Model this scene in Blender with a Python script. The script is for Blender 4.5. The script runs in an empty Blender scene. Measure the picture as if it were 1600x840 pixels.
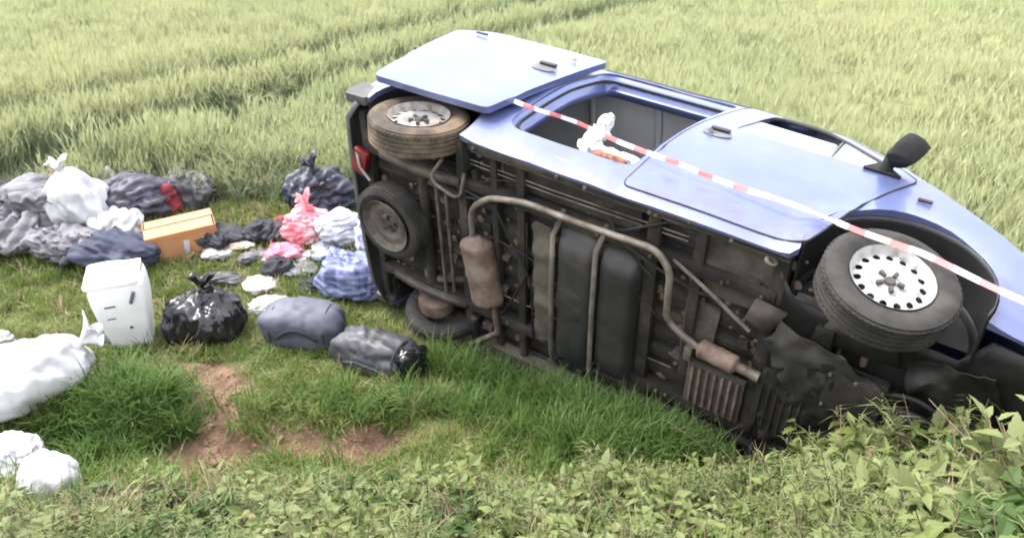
import bpy, bmesh, math, random
import numpy as np
from math import sin, cos, pi, radians, sqrt, exp
from mathutils import Vector, Matrix, noise
from mathutils.geometry import delaunay_2d_cdt

random.seed(11)
S = bpy.context.scene
COL = S.collection

# ------------------------------------------------------------------ camera, sky, sun, exposure
CAM_H = 3.2
PITCH = radians(26)
FPX = 1300.0                      # focal length in pixels of the 1600 px wide photograph
cd = bpy.data.cameras.new('camera'); cam = bpy.data.objects.new('camera', cd); COL.objects.link(cam)
cd.sensor_width = 36; cd.lens = 36 * FPX / 1600; cd.clip_start = 0.05; cd.clip_end = 2000
cam.location = (0, 0, CAM_H); cam.rotation_euler = (pi / 2 - PITCH, 0, 0)
S.camera = cam

SUN_EL, SUN_AZ = radians(60), radians(-62)       # azimuth measured from +Y towards +X
W = bpy.data.worlds.new('World'); S.world = W; W.use_nodes = True
wn = W.node_tree; wn.nodes.clear()
wo = wn.nodes.new('ShaderNodeOutputWorld'); wb = wn.nodes.new('ShaderNodeBackground')
sk = wn.nodes.new('ShaderNodeTexSky'); sk.sky_type = 'NISHITA'; sk.sun_disc = False
sk.sun_elevation = SUN_EL; sk.sun_rotation = SUN_AZ; sk.air_density = 1.0; sk.dust_density = 5.0; sk.ozone_density = 1.0
hs = wn.nodes.new('ShaderNodeHueSaturation'); hs.inputs['Saturation'].default_value = 0.42
veil = wn.nodes.new('ShaderNodeMix'); veil.data_type = 'RGBA'; veil.inputs[0].default_value = 0.5      # even white cloud veil
veil.inputs[7].default_value = (7.0, 7.1, 7.4, 1)
wn.links.new(sk.outputs[0], hs.inputs['Color']); wn.links.new(hs.outputs[0], veil.inputs[6]); wn.links.new(veil.outputs[2], wb.inputs['Color'])
wb.inputs['Strength'].default_value = 0.13
wn.links.new(wb.outputs[0], wo.inputs[0])
sl = bpy.data.lights.new('sun', 'SUN'); sl.energy = 1.1; sl.angle = radians(16); sl.color = (1, 0.97, 0.92)
so = bpy.data.objects.new('sun', sl); COL.objects.link(so)
sd = Vector((sin(SUN_AZ) * cos(SUN_EL), cos(SUN_AZ) * cos(SUN_EL), sin(SUN_EL)))
so.rotation_euler = sd.to_track_quat('Z', 'Y').to_euler()
V = S.view_settings
V.view_transform = 'Standard'; V.look = 'None'; V.gamma = 1; V.use_curve_mapping = False
V.exposure = 2.12
S.cycles.use_adaptive_sampling = True; S.cycles.adaptive_threshold = 0.03; S.cycles.filter_width = 1.9
S.cycles.max_bounces = 5; S.cycles.diffuse_bounces = 2; S.cycles.glossy_bounces = 3; S.cycles.transmission_bounces = 5; S.cycles.transparent_max_bounces = 4

# ------------------------------------------------------------------ helpers
def sm(a, b, x):
    t = max(0.0, min(1.0, (x - a) / (b - a))); return t * t * (3 - 2 * t)

def lerp(a, b, t): return a + (b - a) * t

def interp(tab, x):
    if x <= tab[0][0]: return tab[0][1]
    for (a, va), (b, vb) in zip(tab, tab[1:]):
        if x <= b: return va + (vb - va) * (x - a) / (b - a)
    return tab[-1][1]

class MB:
    def __init__(s): s.v = []; s.f = []
    def add(s, vs, fs):
        n = len(s.v); s.v += [tuple(p) for p in vs]; s.f += [tuple(i + n for i in f) for f in fs]; return s
    def box(s, c, d, rot=None, taper=1.0):
        hx, hy, hz = d[0] / 2, d[1] / 2, d[2] / 2
        vs = []
        for z in (-1, 1):
            k = taper if z > 0 else 1
            for x, y in ((-1, -1), (1, -1), (1, 1), (-1, 1)):
                p = Vector((x * hx * k, y * hy * k, z * hz))
                if rot is not None: p = rot @ p
                vs.append(p + Vector(c))
        return s.add(vs, [(3, 2, 1, 0), (4, 5, 6, 7), (0, 1, 5, 4), (1, 2, 6, 5), (2, 3, 7, 6), (3, 0, 4, 7)])
    def tube(s, pts, r, n=10, cap=True):
        pts = [Vector(p) for p in pts]
        rs = r if isinstance(r, (list, tuple)) else [r] * len(pts)
        prev = None; rings = []
        for i, p in enumerate(pts):
            t = (pts[min(i + 1, len(pts) - 1)] - pts[max(i - 1, 0)])
            t = t.normalized() if t.length > 1e-9 else Vector((0, 0, 1))
            if prev is None:
                u = t.orthogonal().normalized()
            else:
                u = (prev - t * prev.dot(t)).normalized()
            prev = u; w = t.cross(u)
            rings.append([p + (u * cos(2 * pi * k / n) + w * sin(2 * pi * k / n)) * rs[i] for k in range(n)])
        vs = [q for rg in rings for q in rg]; fs = []
        for i in range(len(rings) - 1):
            for k in range(n):
                a, b = i * n + k, i * n + (k + 1) % n
                fs.append((a, b, b + n, a + n))
        if cap: fs += [tuple(range(n - 1, -1, -1)), tuple((len(rings) - 1) * n + k for k in range(n))]
        return s.add(vs, fs)
    def lathe(s, prof, n=48, M=None, closed=False):
        # prof: (radius, height) turned about the local Y axis
        vs = []; fs = []
        for r, h in prof:
            for k in range(n):
                a = 2 * pi * k / n; p = Vector((r * cos(a), h, r * sin(a)))
                vs.append(M @ p if M is not None else p)
        m = len(prof)
        for i in range(m if closed else m - 1):
            j = (i + 1) % m
            for k in range(n):
                fs.append((i * n + k, i * n + (k + 1) % n, j * n + (k + 1) % n, j * n + k))
        return s.add(vs, fs)
    def grid(s, P, closed_u=False):
        nu, nv = len(P), len(P[0]); fs = []
        for i in range(nu if closed_u else nu - 1):
            for j in range(nv - 1):
                a, b = i * nv + j, ((i + 1) % nu) * nv + j
                fs.append((a, b, b + 1, a + 1))
        return s.add([q for r in P for q in r], fs)
    def build(s, name, mat, parent=None, smooth=True, bevel=0, thick=0, ang=35):
        me = bpy.data.meshes.new(name); me.from_pydata(s.v, [], s.f); me.update()
        bm = bmesh.new(); bm.from_mesh(me); bmesh.ops.recalc_face_normals(bm, faces=bm.faces)
        if bevel:
            es = [e for e in bm.edges if len(e.link_faces) == 2 and e.calc_face_angle(0) > 0.5]
            bmesh.ops.bevel(bm, geom=es, offset=bevel, segments=2, affect='EDGES', profile=0.6)
        bm.to_mesh(me); bm.free()
        if smooth:
            for p in me.polygons: p.use_smooth = True
            me.set_sharp_from_angle(angle=radians(ang))
        me.materials.append(mat)
        o = bpy.data.objects.new(name, me); COL.objects.link(o)
        if parent is not None: o.parent = parent
        if thick:
            m = o.modifiers.new('solid', 'SOLIDIFY'); m.thickness = thick; m.offset = 0
        return o

def tag(o, label=None, cat=None, group=None, kind=None):
    if label: o['label'] = label
    if cat: o['category'] = cat
    if group: o['group'] = group
    if kind: o['kind'] = kind
    return o

def empty(name, loc=(0, 0, 0), rot=(0, 0, 0)):
    o = bpy.data.objects.new(name, None); COL.objects.link(o); o.location = loc; o.rotation_euler = rot
    o.empty_display_size = 0.1; return o

def rounded(pts, r, n=6):
    """round the corners of a polygon; r is a number or one per corner"""
    out = []; m = len(pts)
    for i in range(m):
        p0, p, p1 = Vector(pts[i - 1]), Vector(pts[i]), Vector(pts[(i + 1) % m])
        ri = r[i] if isinstance(r, (list, tuple)) else r
        a = (p0 - p); b = (p1 - p)
        k = min(ri, a.length * .45, b.length * .45)
        if k < 1e-4: out.append(tuple(p)); continue
        A = p + a.normalized() * k; B = p + b.normalized() * k
        for j in range(n + 1):
            t = j / n; q = A * (1 - t) ** 2 + p * 2 * t * (1 - t) + B * t * t; out.append((q.x, q.y))
    return out

def densify(poly, d):
    out = []
    for i in range(len(poly)):
        a, b = Vector(poly[i]), Vector(poly[(i + 1) % len(poly)])
        n = max(1, int((b - a).length / d))
        for k in range(n): q = a.lerp(b, k / n); out.append((q.x, q.y))
    return out

def inside(poly, x, y):
    c = False; j = len(poly) - 1
    for i in range(len(poly)):
        xi, yi = poly[i]; xj, yj = poly[j]
        if (yi > y) != (yj > y) and x < (xj - xi) * (y - yi) / (yj - yi) + xi: c = not c
        j = i
    return c

def flat_mesh(outline, holes=(), step=0.08, edge=0.05):
    loops = [densify(outline, edge)] + [densify(h, edge) for h in holes]
    vs = []; es = []
    for L in loops:
        n = len(vs); vs += L; es += [(n + i, n + (i + 1) % len(L)) for i in range(len(L))]
    xs = [p[0] for p in loops[0]]; ys = [p[1] for p in loops[0]]
    nx = int((max(xs) - min(xs)) / step) + 1; ny = int((max(ys) - min(ys)) / step) + 1
    for i in range(nx):
        for j in range(ny):
            x = min(xs) + (i + .5) * step; y = min(ys) + (j + .5) * step
            if inside(loops[0], x, y) and not any(inside(h, x, y) for h in loops[1:]):
                if all((x - p[0]) ** 2 + (y - p[1]) ** 2 > (step * .4) ** 2 for L in loops for p in L): vs.append((x, y))
    r = delaunay_2d_cdt([Vector(p) for p in vs], es, [], 0, 1e-6)
    V2 = [(p.x, p.y) for p in r[0]]; F = []
    for f in r[2]:
        cx = sum(V2[i][0] for i in f) / 3; cy = sum(V2[i][1] for i in f) / 3
        if inside(loops[0], cx, cy) and not any(inside(h, cx, cy) for h in loops[1:]): F.append(tuple(f))
    return V2, F, loops

def sheet(fn, outline, holes=(), th=0.02, step=0.08, edge=0.05, inward=None):
    """CDT panel mapped by fn(u, v) -> 3D, with an inner skin fn_in(u, v) and closed edges"""
    V2, F, loops = flat_mesh(outline, holes, step, edge)
    mb = MB(); n = len(V2)
    outer = [Vector(fn(*p)) for p in V2]
    inner = [Vector(inward(*p)) for p in V2]
    cnt = {}
    for f in F:
        for a, b in ((f[0], f[1]), (f[1], f[2]), (f[2], f[0])):
            if (b, a) in cnt: cnt[(b, a)] = 0; cnt[(a, b)] = 0
            else: cnt[(a, b)] = 1
    fs = list(F) + [tuple(n + i for i in reversed(f)) for f in F]
    fs += [(b, a, a + n, b + n) for (a, b), k in cnt.items() if k]
    return mb.add(outer + inner, fs)

# ------------------------------------------------------------------ materials
def nodes(name):
    m = bpy.data.materials.new(name); m.use_nodes = True; nt = m.node_tree
    return m, nt, nt.nodes['Principled BSDF']

def N(nt, t, **kw):
    n = nt.nodes.new(t)
    for k, v in kw.items(): setattr(n, k, v)
    return n

def noise_ramp(nt, scale, stops, coord='Object', detail=5, rough=.6, vec=None, dist=0):
    tc = N(nt, 'ShaderNodeTexCoord'); nz = N(nt, 'ShaderNodeTexNoise')
    nz.inputs['Scale'].default_value = scale; nz.inputs['Detail'].default_value = detail; nz.inputs['Roughness'].default_value = rough
    nz.inputs['Distortion'].default_value = dist
    if coord == 'World':
        g = N(nt, 'ShaderNodeNewGeometry'); nt.links.new(g.outputs['Position'], nz.inputs['Vector'])
    else:
        nt.links.new(tc.outputs[coord], nz.inputs['Vector'])
    r = N(nt, 'ShaderNodeValToRGB'); el = r.color_ramp.elements
    while len(el) < len(stops): el.new(0.5)
    for e, (p, c) in zip(el, stops): e.position = p; e.color = (*c, 1) if len(c) == 3 else c
    nt.links.new(nz.outputs['Fac'], r.inputs['Fac'])
    return r.outputs['Color'], nz

def bump(nt, bs, scale, strength, dist=0.01, detail=5, coord='Object'):
    tc = N(nt, 'ShaderNodeTexCoord'); nz = N(nt, 'ShaderNodeTexNoise'); nz.inputs['Scale'].default_value = scale; nz.inputs['Detail'].default_value = detail
    nt.links.new(tc.outputs[coord], nz.inputs['Vector'])
    b = N(nt, 'ShaderNodeBump'); b.inputs['Strength'].default_value = strength; b.inputs['Distance'].default_value = dist
    nt.links.new(nz.outputs['Fac'], b.inputs['Height']); nt.links.new(b.outputs[0], bs.inputs['Normal'])

def mat(name, c1, c2=None, scale=6, rough=.6, metal=0, bumps=None, lo=.35, hi=.65, coat=0, spec=None, mid=None):
    m, nt, bs = nodes(name)
    c2 = c2 or tuple(x * .75 for x in c1)
    st = [(lo, c1), (hi, c2)] if mid is None else [(lo, c1), ((lo + hi) / 2, mid), (hi, c2)]
    col, _ = noise_ramp(nt, scale, st)
    nt.links.new(col, bs.inputs['Base Color'])
    bs.inputs['Roughness'].default_value = rough; bs.inputs['Metallic'].default_value = metal
    if coat: bs.inputs['Coat Weight'].default_value = coat; bs.inputs['Coat Roughness'].default_value = .06
    if spec is not None: bs.inputs['Specular IOR Level'].default_value = spec
    if bumps: bump(nt, bs, *bumps)
    return m

def leafmat(name, cols, wscale=.35, transl=.3, rough=.55, tip=None):
    """foliage: colour varies from place to place and from plant to plant"""
    m, nt, bs = nodes(name)
    out = nt.nodes['Material Output']
    a, _ = noise_ramp(nt, wscale, [(.36, cols[0]), (.62, cols[1])], coord='World', detail=4)
    oi = N(nt, 'ShaderNodeObjectInfo')
    mx = N(nt, 'ShaderNodeMix', data_type='RGBA'); nt.links.new(oi.outputs['Random'], mx.inputs[0])
    mul = N(nt, 'ShaderNodeMath', operation='MULTIPLY'); mul.inputs[1].default_value = .75
    nt.links.new(oi.outputs['Random'], mul.inputs[0]); nt.links.new(mul.outputs[0], mx.inputs[0])
    nt.links.new(a, mx.inputs[6]); mx.inputs[7].default_value = (*cols[2], 1)
    nt.links.new(mx.outputs[2], bs.inputs['Base Color']); bs.inputs['Roughness'].default_value = rough
    bs.inputs['Specular IOR Level'].default_value = .3
    tr = N(nt, 'ShaderNodeBsdfTranslucent'); nt.links.new(mx.outputs[2], tr.inputs['Color'])
    ms = N(nt, 'ShaderNodeMixShader'); ms.inputs[0].default_value = transl
    nt.links.new(bs.outputs[0], ms.inputs[1]); nt.links.new(tr.outputs[0], ms.inputs[2]); nt.links.new(ms.outputs[0], out.inputs[0])
    return m

def paintmat():
    m, nt, bs = nodes('blue_metallic_paint')
    col, _ = noise_ramp(nt, 3.0, [(.3, (.078, .105, .30)), (.7, (.098, .13, .345))])
    dust, nz = noise_ramp(nt, 2.2, [(.30, (.35, .35, .35)), (.75, (1, 1, 1))], detail=8, rough=.7)
    mx = N(nt, 'ShaderNodeMix', data_type='RGBA')
    mul = N(nt, 'ShaderNodeMath', operation='MULTIPLY'); mul.inputs[1].default_value = .38
    nt.links.new(dust, mul.inputs[0]); nt.links.new(mul.outputs[0], mx.inputs[0])
    nt.links.new(col, mx.inputs[6]); mx.inputs[7].default_value = (.26, .285, .34, 1)
    # road dirt thrown up along the lower edge and fine scratches
    tc = N(nt, 'ShaderNodeTexCoord'); sp = N(nt, 'ShaderNodeSeparateXYZ'); nt.links.new(tc.outputs['Object'], sp.inputs[0])
    mr = N(nt, 'ShaderNodeMapRange'); mr.inputs['From Min'].default_value = .62; mr.inputs['From Max'].default_value = .20; nt.links.new(sp.outputs['Z'], mr.inputs['Value'])
    dn, _ = noise_ramp(nt, 9, [(.42, (0, 0, 0)), (.70, (1, 1, 1))], detail=10, rough=.75)
    mm = N(nt, 'ShaderNodeMath', operation='MULTIPLY'); nt.links.new(mr.outputs[0], mm.inputs[0]); nt.links.new(dn, mm.inputs[1])
    m2 = N(nt, 'ShaderNodeMix', data_type='RGBA'); nt.links.new(mm.outputs[0], m2.inputs[0]); nt.links.new(mx.outputs[2], m2.inputs[6]); m2.inputs[7].default_value = (.16, .13, .105, 1)
    mp = N(nt, 'ShaderNodeMapping'); mp.inputs['Scale'].default_value = (2.2, 30, 30); mp.inputs['Rotation'].default_value = (0, .12, 0); nt.links.new(tc.outputs['Object'], mp.inputs['Vector'])
    sn = N(nt, 'ShaderNodeTexNoise'); sn.inputs['Scale'].default_value = 3.0; sn.inputs['Detail'].default_value = 6; nt.links.new(mp.outputs[0], sn.inputs['Vector'])
    sr = N(nt, 'ShaderNodeValToRGB'); sr.color_ramp.elements[0].position = .66; sr.color_ramp.elements[1].position = .70; nt.links.new(sn.outputs['Fac'], sr.inputs['Fac'])
    sm_ = N(nt, 'ShaderNodeMath', operation='MULTIPLY'); sm_.inputs[1].default_value = .18; nt.links.new(sr.outputs[0], sm_.inputs[0])
    m3 = N(nt, 'ShaderNodeMix', data_type='RGBA'); nt.links.new(sm_.outputs[0], m3.inputs[0]); nt.links.new(m2.outputs[2], m3.inputs[6]); m3.inputs[7].default_value = (.40, .40, .42, 1)
    nt.links.new(m3.outputs[2], bs.inputs['Base Color'])
    cw = N(nt, 'ShaderNodeMath', operation='SUBTRACT'); cw.inputs[0].default_value = .55; nt.links.new(mm.outputs[0], cw.inputs[1]); nt.links.new(cw.outputs[0], bs.inputs['Coat Weight'])
    bs.inputs['Metallic'].default_value = .55; bs.inputs['Roughness'].default_value = .40
    bs.inputs['Coat Roughness'].default_value = .09
    return m

M = {}
M['paint'] = paintmat()
M['under'] = mat('dusty_underbody', (.010, .009, .008), (.075, .058, .044), 5, .9, .1, (34, .5, .006), mid=(.026, .022, .019), lo=.30, hi=.72)
M['under_light'] = mat('dusty_floor_pan', (.035, .029, .025), (.155, .130, .105), 4.5, .85, .1, (30, .4, .005), mid=(.085, .072, .060), lo=.30, hi=.70)
M['under_dark'] = mat('oily_black_underbody', (.005, .005, .005), (.022, .019, .017), 8, .6, .1, (30, .4, .006))
M['pipe'] = mat('weathered_exhaust_steel', (.055, .042, .033), (.25, .22, .19), 8, .65, .3, (60, .3, .003), mid=(.145, .122, .10), lo=.28, hi=.68)
M['rust'] = mat('rusty_steel', (.085, .048, .033), (.25, .195, .165), 9, .8, .2, (45, .5, .004), mid=(.165, .115, .09), lo=.28, hi=.70)
M['tank'] = mat('dusty_black_plastic', (.014, .014, .015), (.070, .060, .050), 3.5, .6, 0, (24, .3, .004), mid=(.032, .030, .029), lo=.3, hi=.72)
M['black'] = mat('black_plastic', (.012, .012, .013), (.022, .022, .023), 12, .5, 0, (80, .15, .002))
M['rubber'] = mat('black_rubber', (.012, .012, .012), (.02, .02, .02), 14, .7)
M['tyre'] = mat('worn_tyre_rubber', (.011, .0105, .010), (.042, .037, .033), 6, .85, 0, (70, .3, .003))
M['mud_tyre'] = mat('muddy_tyre_rubber', (.022, .019, .017), (.17, .12, .075), 4, .9, 0, (50, .5, .006), mid=(.065, .050, .036), lo=.3, hi=.66)
M['rim'] = mat('white_painted_steel', (.36, .35, .345), (.12, .10, .085), 11, .5, 0, (40, .2, .002), lo=.46, hi=.80)
M['rim_dirty'] = mat('dirty_steel_rim', (.16, .135, .115), (.06, .05, .042), 9, .7, .3)
M['chrome'] = mat('dull_bright_metal', (.55, .55, .55), (.35, .35, .35), 14, .4, .8)
M['lining'] = mat('grey_roof_lining', (.42, .42, .42), (.50, .50, .49), 2.5, .9, 0, (120, .1, .001))
M['lining_dark'] = mat('dark_cargo_lining', (.10, .105, .11), (.15, .15, .15), 3, .9)
M['red_lens'] = mat('red_lamp_lens', (.20, .012, .014), (.09, .008, .008), 9, .4, 0, coat=.3)
M['amber'] = mat('amber_lens', (.55, .18, .03), (.4, .12, .02), 5, .25)
M['lamp'] = mat('clear_lamp_lens', (.6, .62, .65), (.45, .46, .5), 4, .15, .3, coat=.8)
M['dish'] = mat('grey_plastic_dish', (.10, .10, .11), (.14, .14, .15), 8, .6)
M['matt_black'] = mat('matt_black_plastic', (.010, .010, .010), (.016, .016, .016), 12, .75, 0, (80, .15, .002), spec=.25)
M['repeater'] = mat('dark_red_lens', (.045, .012, .014), (.03, .01, .01), 5, .5)
M['seat'] = mat('grey_seat_fabric', (.05, .05, .06), (.08, .08, .09), 20, .9)
gm, gnt, gb = nodes('window_glass'); gb.inputs['Base Color'].default_value = (.50, .55, .60, 1); gb.inputs['Roughness'].default_value = .12
gb.inputs['Transmission Weight'].default_value = .45; gb.inputs['IOR'].default_value = 1.5; gb.inputs['Coat Weight'].default_value = .6; M['glass'] = gm

# ------------------------------------------------------------------ terrain
VR = Matrix(((0.82186, 0.01832, 0.56939), (-0.55902, 0.21842, 0.79987), (-0.10971, -0.97568, 0.18975)))
VT = Vector((-0.7603, 5.1115, 0.8417))
VM = Matrix.Translation(VT) @ VR.to_4x4()
VI = VM.inverted()
def vw(x, y, z): return VM @ Vector((x, y, z))

def soil_mask(x, y):
    n = noise.noise(Vector((x * 2.3, y * 2.3, 3.1))) * .40 + noise.noise(Vector((x * 7, y * 7, 8))) * .5 + noise.noise(Vector((x * 15, y * 15, 8))) * .3
    d = 0
    for cx, cy, rx, ry in ((-2.12, 4.72, .40, .24), (-1.88, 4.20, .38, .27), (-1.25, 4.25, .62, .15), (-2.0, 4.48, .24, .24),
                           (-1.9, 3.35, .75, .18), (-2.6, 5.0, .5, .10)):
        q = sqrt(((x - cx) / rx) ** 2 + ((y - cy) / ry) ** 2)
        d = max(d, 1 - sm(.7, 1.25, q + n))
    return d

def terr0(x, y):
    z = .25 * sm(5.6, 7.2, y)
    st = 3.66 + .26 * sm(.4, 2.2, x)
    b = max(0.0, st - y)
    z += min((.52 + .10 * sm(.5, 2, x)) * b * sm(-.2, .5, b), 1.75 + 0.02 * b)
    wx = sm(-.45, -.85, x)
    z -= .15 * wx * sm(4.50, 4.25, y) * sm(3.55, 4.0, y)
    wx2 = sm(-2.3, -2.9, x)
    z -= .12 * wx2 * exp(-((y - 4.25) / .22) ** 2)
    z += .035 * noise.noise(Vector((x * .9, y * .9, 0))) + .018 * noise.noise(Vector((x * 3.1, y * 3.1, 5)))
    if 3.4 < y < 5.2 and x < 0:
        z += soil_mask(x, y) * (.045 * noise.noise(Vector((x * 6, y * 6, 1))) - .02)
    return z

def terr(x, y):
    z = terr0(x, y)
    l = VI @ Vector((x, y, z))
    if -.72 < l.x < 3.9 and .02 < l.z < 2.0 and l.y < .97:
        # the van has pressed itself into the soft ground
        zz = VT.z + VR[2][0] * l.x + VR[2][1] * .93 + VR[2][2] * l.z
        e = min(sm(.02, .14, l.z), sm(3.9, 3.75, l.x), sm(-.72, -.60, l.x))
        z = lerp(z, min(z, zz - .01), e)
    return z

CP, SP = cos(PITCH), sin(PITCH)
def ray(u, v):
    a, b = (u - 800) / FPX, (v - 420) / FPX
    return Vector((a, -SP * b + CP, -CP * b - SP))

def onground(u, v):
    d = ray(u, v); s = 2.0
    while s < 60:
        p = Vector((0, 0, CAM_H)) + d * s
        if p.z <= terr0(p.x, p.y): break
        s += .01
    return Vector((p.x, p.y, terr0(p.x, p.y)))

def axis(vals):
    out = []
    for a, b, st in vals:
        x = a
        while x < b - 1e-6: out.append(x); x += st
    out.append(vals[-1][1]); return out
gx = axis([(-400, -100, 60), (-100, -20, 10), (-20, -6, .5), (-6, 5, .06), (5, 20, .5), (20, 100, 10), (100, 400, 60)])
gy = axis([(-300, -40, 40), (-40, 0, 4), (0, 1.5, .3), (1.5, 8.5, .06), (8.5, 24, .5), (24, 60, 6), (60, 600, 60)])
gvs = [(x, y, terr(x, y)) for x in gx for y in gy]
ny = len(gy)
gfs = [(i * ny + j, (i + 1) * ny + j, (i + 1) * ny + j + 1, i * ny + j + 1) for i in range(len(gx) - 1) for j in range(ny - 1)]
gme = bpy.data.meshes.new('ground'); gme.from_pydata(gvs, [], gfs); gme.update()
for p in gme.polygons: p.use_smooth = True
at = gme.attributes.new('soil', 'FLOAT', 'POINT')
at.data.foreach_set('value', [soil_mask(v[0], v[1]) if (-4 < v[0] < 1 and 3 < v[1] < 5.5) else 0.0 for v in gvs])
m, nt, bs = nodes('ground_soil_and_turf')
turf, _ = noise_ramp(nt, 1.6, [(.3, (.035, .055, .015)), (.55, (.075, .085, .028)), (.75, (.13, .11, .055))], coord='World', detail=8)
soil, _ = noise_ramp(nt, 7, [(.3, (.070, .042, .029)), (.5, (.155, .094, .064)), (.7, (.25, .165, .115))], coord='World', detail=8, rough=.7)
an = N(nt, 'ShaderNodeAttribute', attribute_name='soil')
mx = N(nt, 'ShaderNodeMix', data_type='RGBA'); nt.links.new(an.outputs['Fac'], mx.inputs[0]); nt.links.new(turf, mx.inputs[6]); nt.links.new(soil, mx.inputs[7])
nt.links.new(mx.outputs[2], bs.inputs['Base Color']); bs.inputs['Roughness'].default_value = .95; bs.inputs['Specular IOR Level'].default_value = .2
bump(nt, bs, 28, .9, .03, 8)
gme.materials.append(m)
ground = bpy.data.objects.new('ground', gme); COL.objects.link(ground); tag(ground, kind='structure')

# ------------------------------------------------------------------ the overturned van (local x forward, y left, z up)
van = empty('overturned_van'); van.matrix_world = VM
tag(van, 'blue van lying on its side in the ditch with its sliding door open', 'van')

PROF = [(.20, .865), (.26, .885), (.36, .90), (.55, .908), (.8, .908), (1.0, .90), (1.2, .882), (1.35, .852), (1.55, .805), (1.75, .748), (1.84, .715), (1.92, .655)]
def hw(x, z):
    w = interp(PROF, z)
    if x > 2.8: w *= 1 - .15 * ((x - 2.8) / .95) ** 2
    if x < -.1: w *= 1 - .03 * ((-.1 - x) / .5) ** 2
    if abs(z - .36) < .05: w += 0
    return w
# wheel arch flare
def flare(x, z, s=1):
    e = 0
    for cx, cz, r in ((0, .34, .42), (2.93, .36, .45)):
        d = sqrt((x - cx) ** 2 + (z - cz) ** 2)
        e = max(e, .022 * exp(-((d - r) / .06) ** 2))
    e += .009 * noise.noise(Vector((x * 2.1, z * 2.6, 7))) + .005 * noise.noise(Vector((x * 5, z * 5, 2)))
    for dx, dz, dr, da in ((2.3, .50, .16, .016), (3.25, .80, .14, .014), (1.75, .60, .12, .008)):
        e -= da * exp(-((x - dx) ** 2 + (z - dz) ** 2) / (dr * dr))
    e -= .012 * exp(-((z - .70) / .035) ** 2) * sm(3.2, 2.6, x)      # swage line along the flank
    return e
def side(sgn, off=0.0, flr=True):
    return lambda x, z: (x, sgn * (hw(x, z) + (flare(x, z) if flr else 0) + off), z)

def arc(cx, cz, r, a0, a1, n=18):
    return [(cx + r * cos(radians(lerp(a0, a1, i / n))), cz + r * sin(radians(lerp(a0, a1, i / n)))) for i in range(n + 1)]

outline = [(-.545, .42), (-.565, 1.0), (-.54, 1.6), (-.48, 1.90), (.4, 1.92), (1.6, 1.92), (2.08, 1.88), (2.30, 1.75), (2.60, 1.50), (2.86, 1.26),
           (3.05, 1.12), (3.30, .96), (3.50, .82), (3.66, .66), (3.72, .50), (3.71, .32), (3.60, .26)] \
    + arc(2.93, .36, .45, -14, 194, 22) + [(2.46, .215), (.45, .235)] + arc(0, .34, .40, -14, 186, 20) + [(-.50, .31)]
aper = rounded([(.55, .47), (1.44, .47), (1.58, 1.74), (.58, 1.74)], [.16, .08, .06, .10])
FW = rounded([(1.74, 1.24), (2.72, 1.20), (2.60, 1.36), (2.16, 1.74), (1.84, 1.75)], [.05, .04, .08, .07, .06])
fwin_big = FW
def inset(s, off): return lambda x, z: (x, s * (hw(x, z) - off), z)
sheet(side(-1), outline, [aper, FW], inward=inset(-1, .018), step=.09).build('body_side', M['paint'], van)
sheet(side(1), outline, [FW], inward=inset(1, .018), step=.09).build('body_side', M['paint'], van)

# jamb round the sliding-door opening
dl = densify(aper, .05); P = []
for x, z in dl:
    cx, cz = 1.02, 1.1
    def q(k, off):
        xx, zz = x + (cx - x) * k, z + (cz - z) * k
        return (xx, -(hw(x, z) - off), zz)
    P.append([q(-.005, .010), q(.015, .035), q(.05, .045), q(.06, .085), q(.10, .095), q(.105, .14)])
MB().grid(P, closed_u=True).build('door_jamb', M['paint'], van, thick=.006, ang=60)
P = [[(x + (1.02 - x) * k, -(hw(x, z) - .048 + .018 * b), z + (1.1 - z) * k) for k, b in ((.052, 0), (.058, 1), (.068, 1), (.074, 0))] for x, z in dl]
MB().grid(P, closed_u=True).build('door_seal', M['rubber'], van, ang=60)
# guide rail in the sill step and along the roof edge
MB().tube([(.62, -.80, .50), (1.42, -.80, .50)], .010, 8).build('guide_rail', M['chrome'], van)
MB().box((1.08, -.722, 1.80), (1.10, .03, .035)).build('guide_rail', M['black'], van, bevel=.006)

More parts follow.
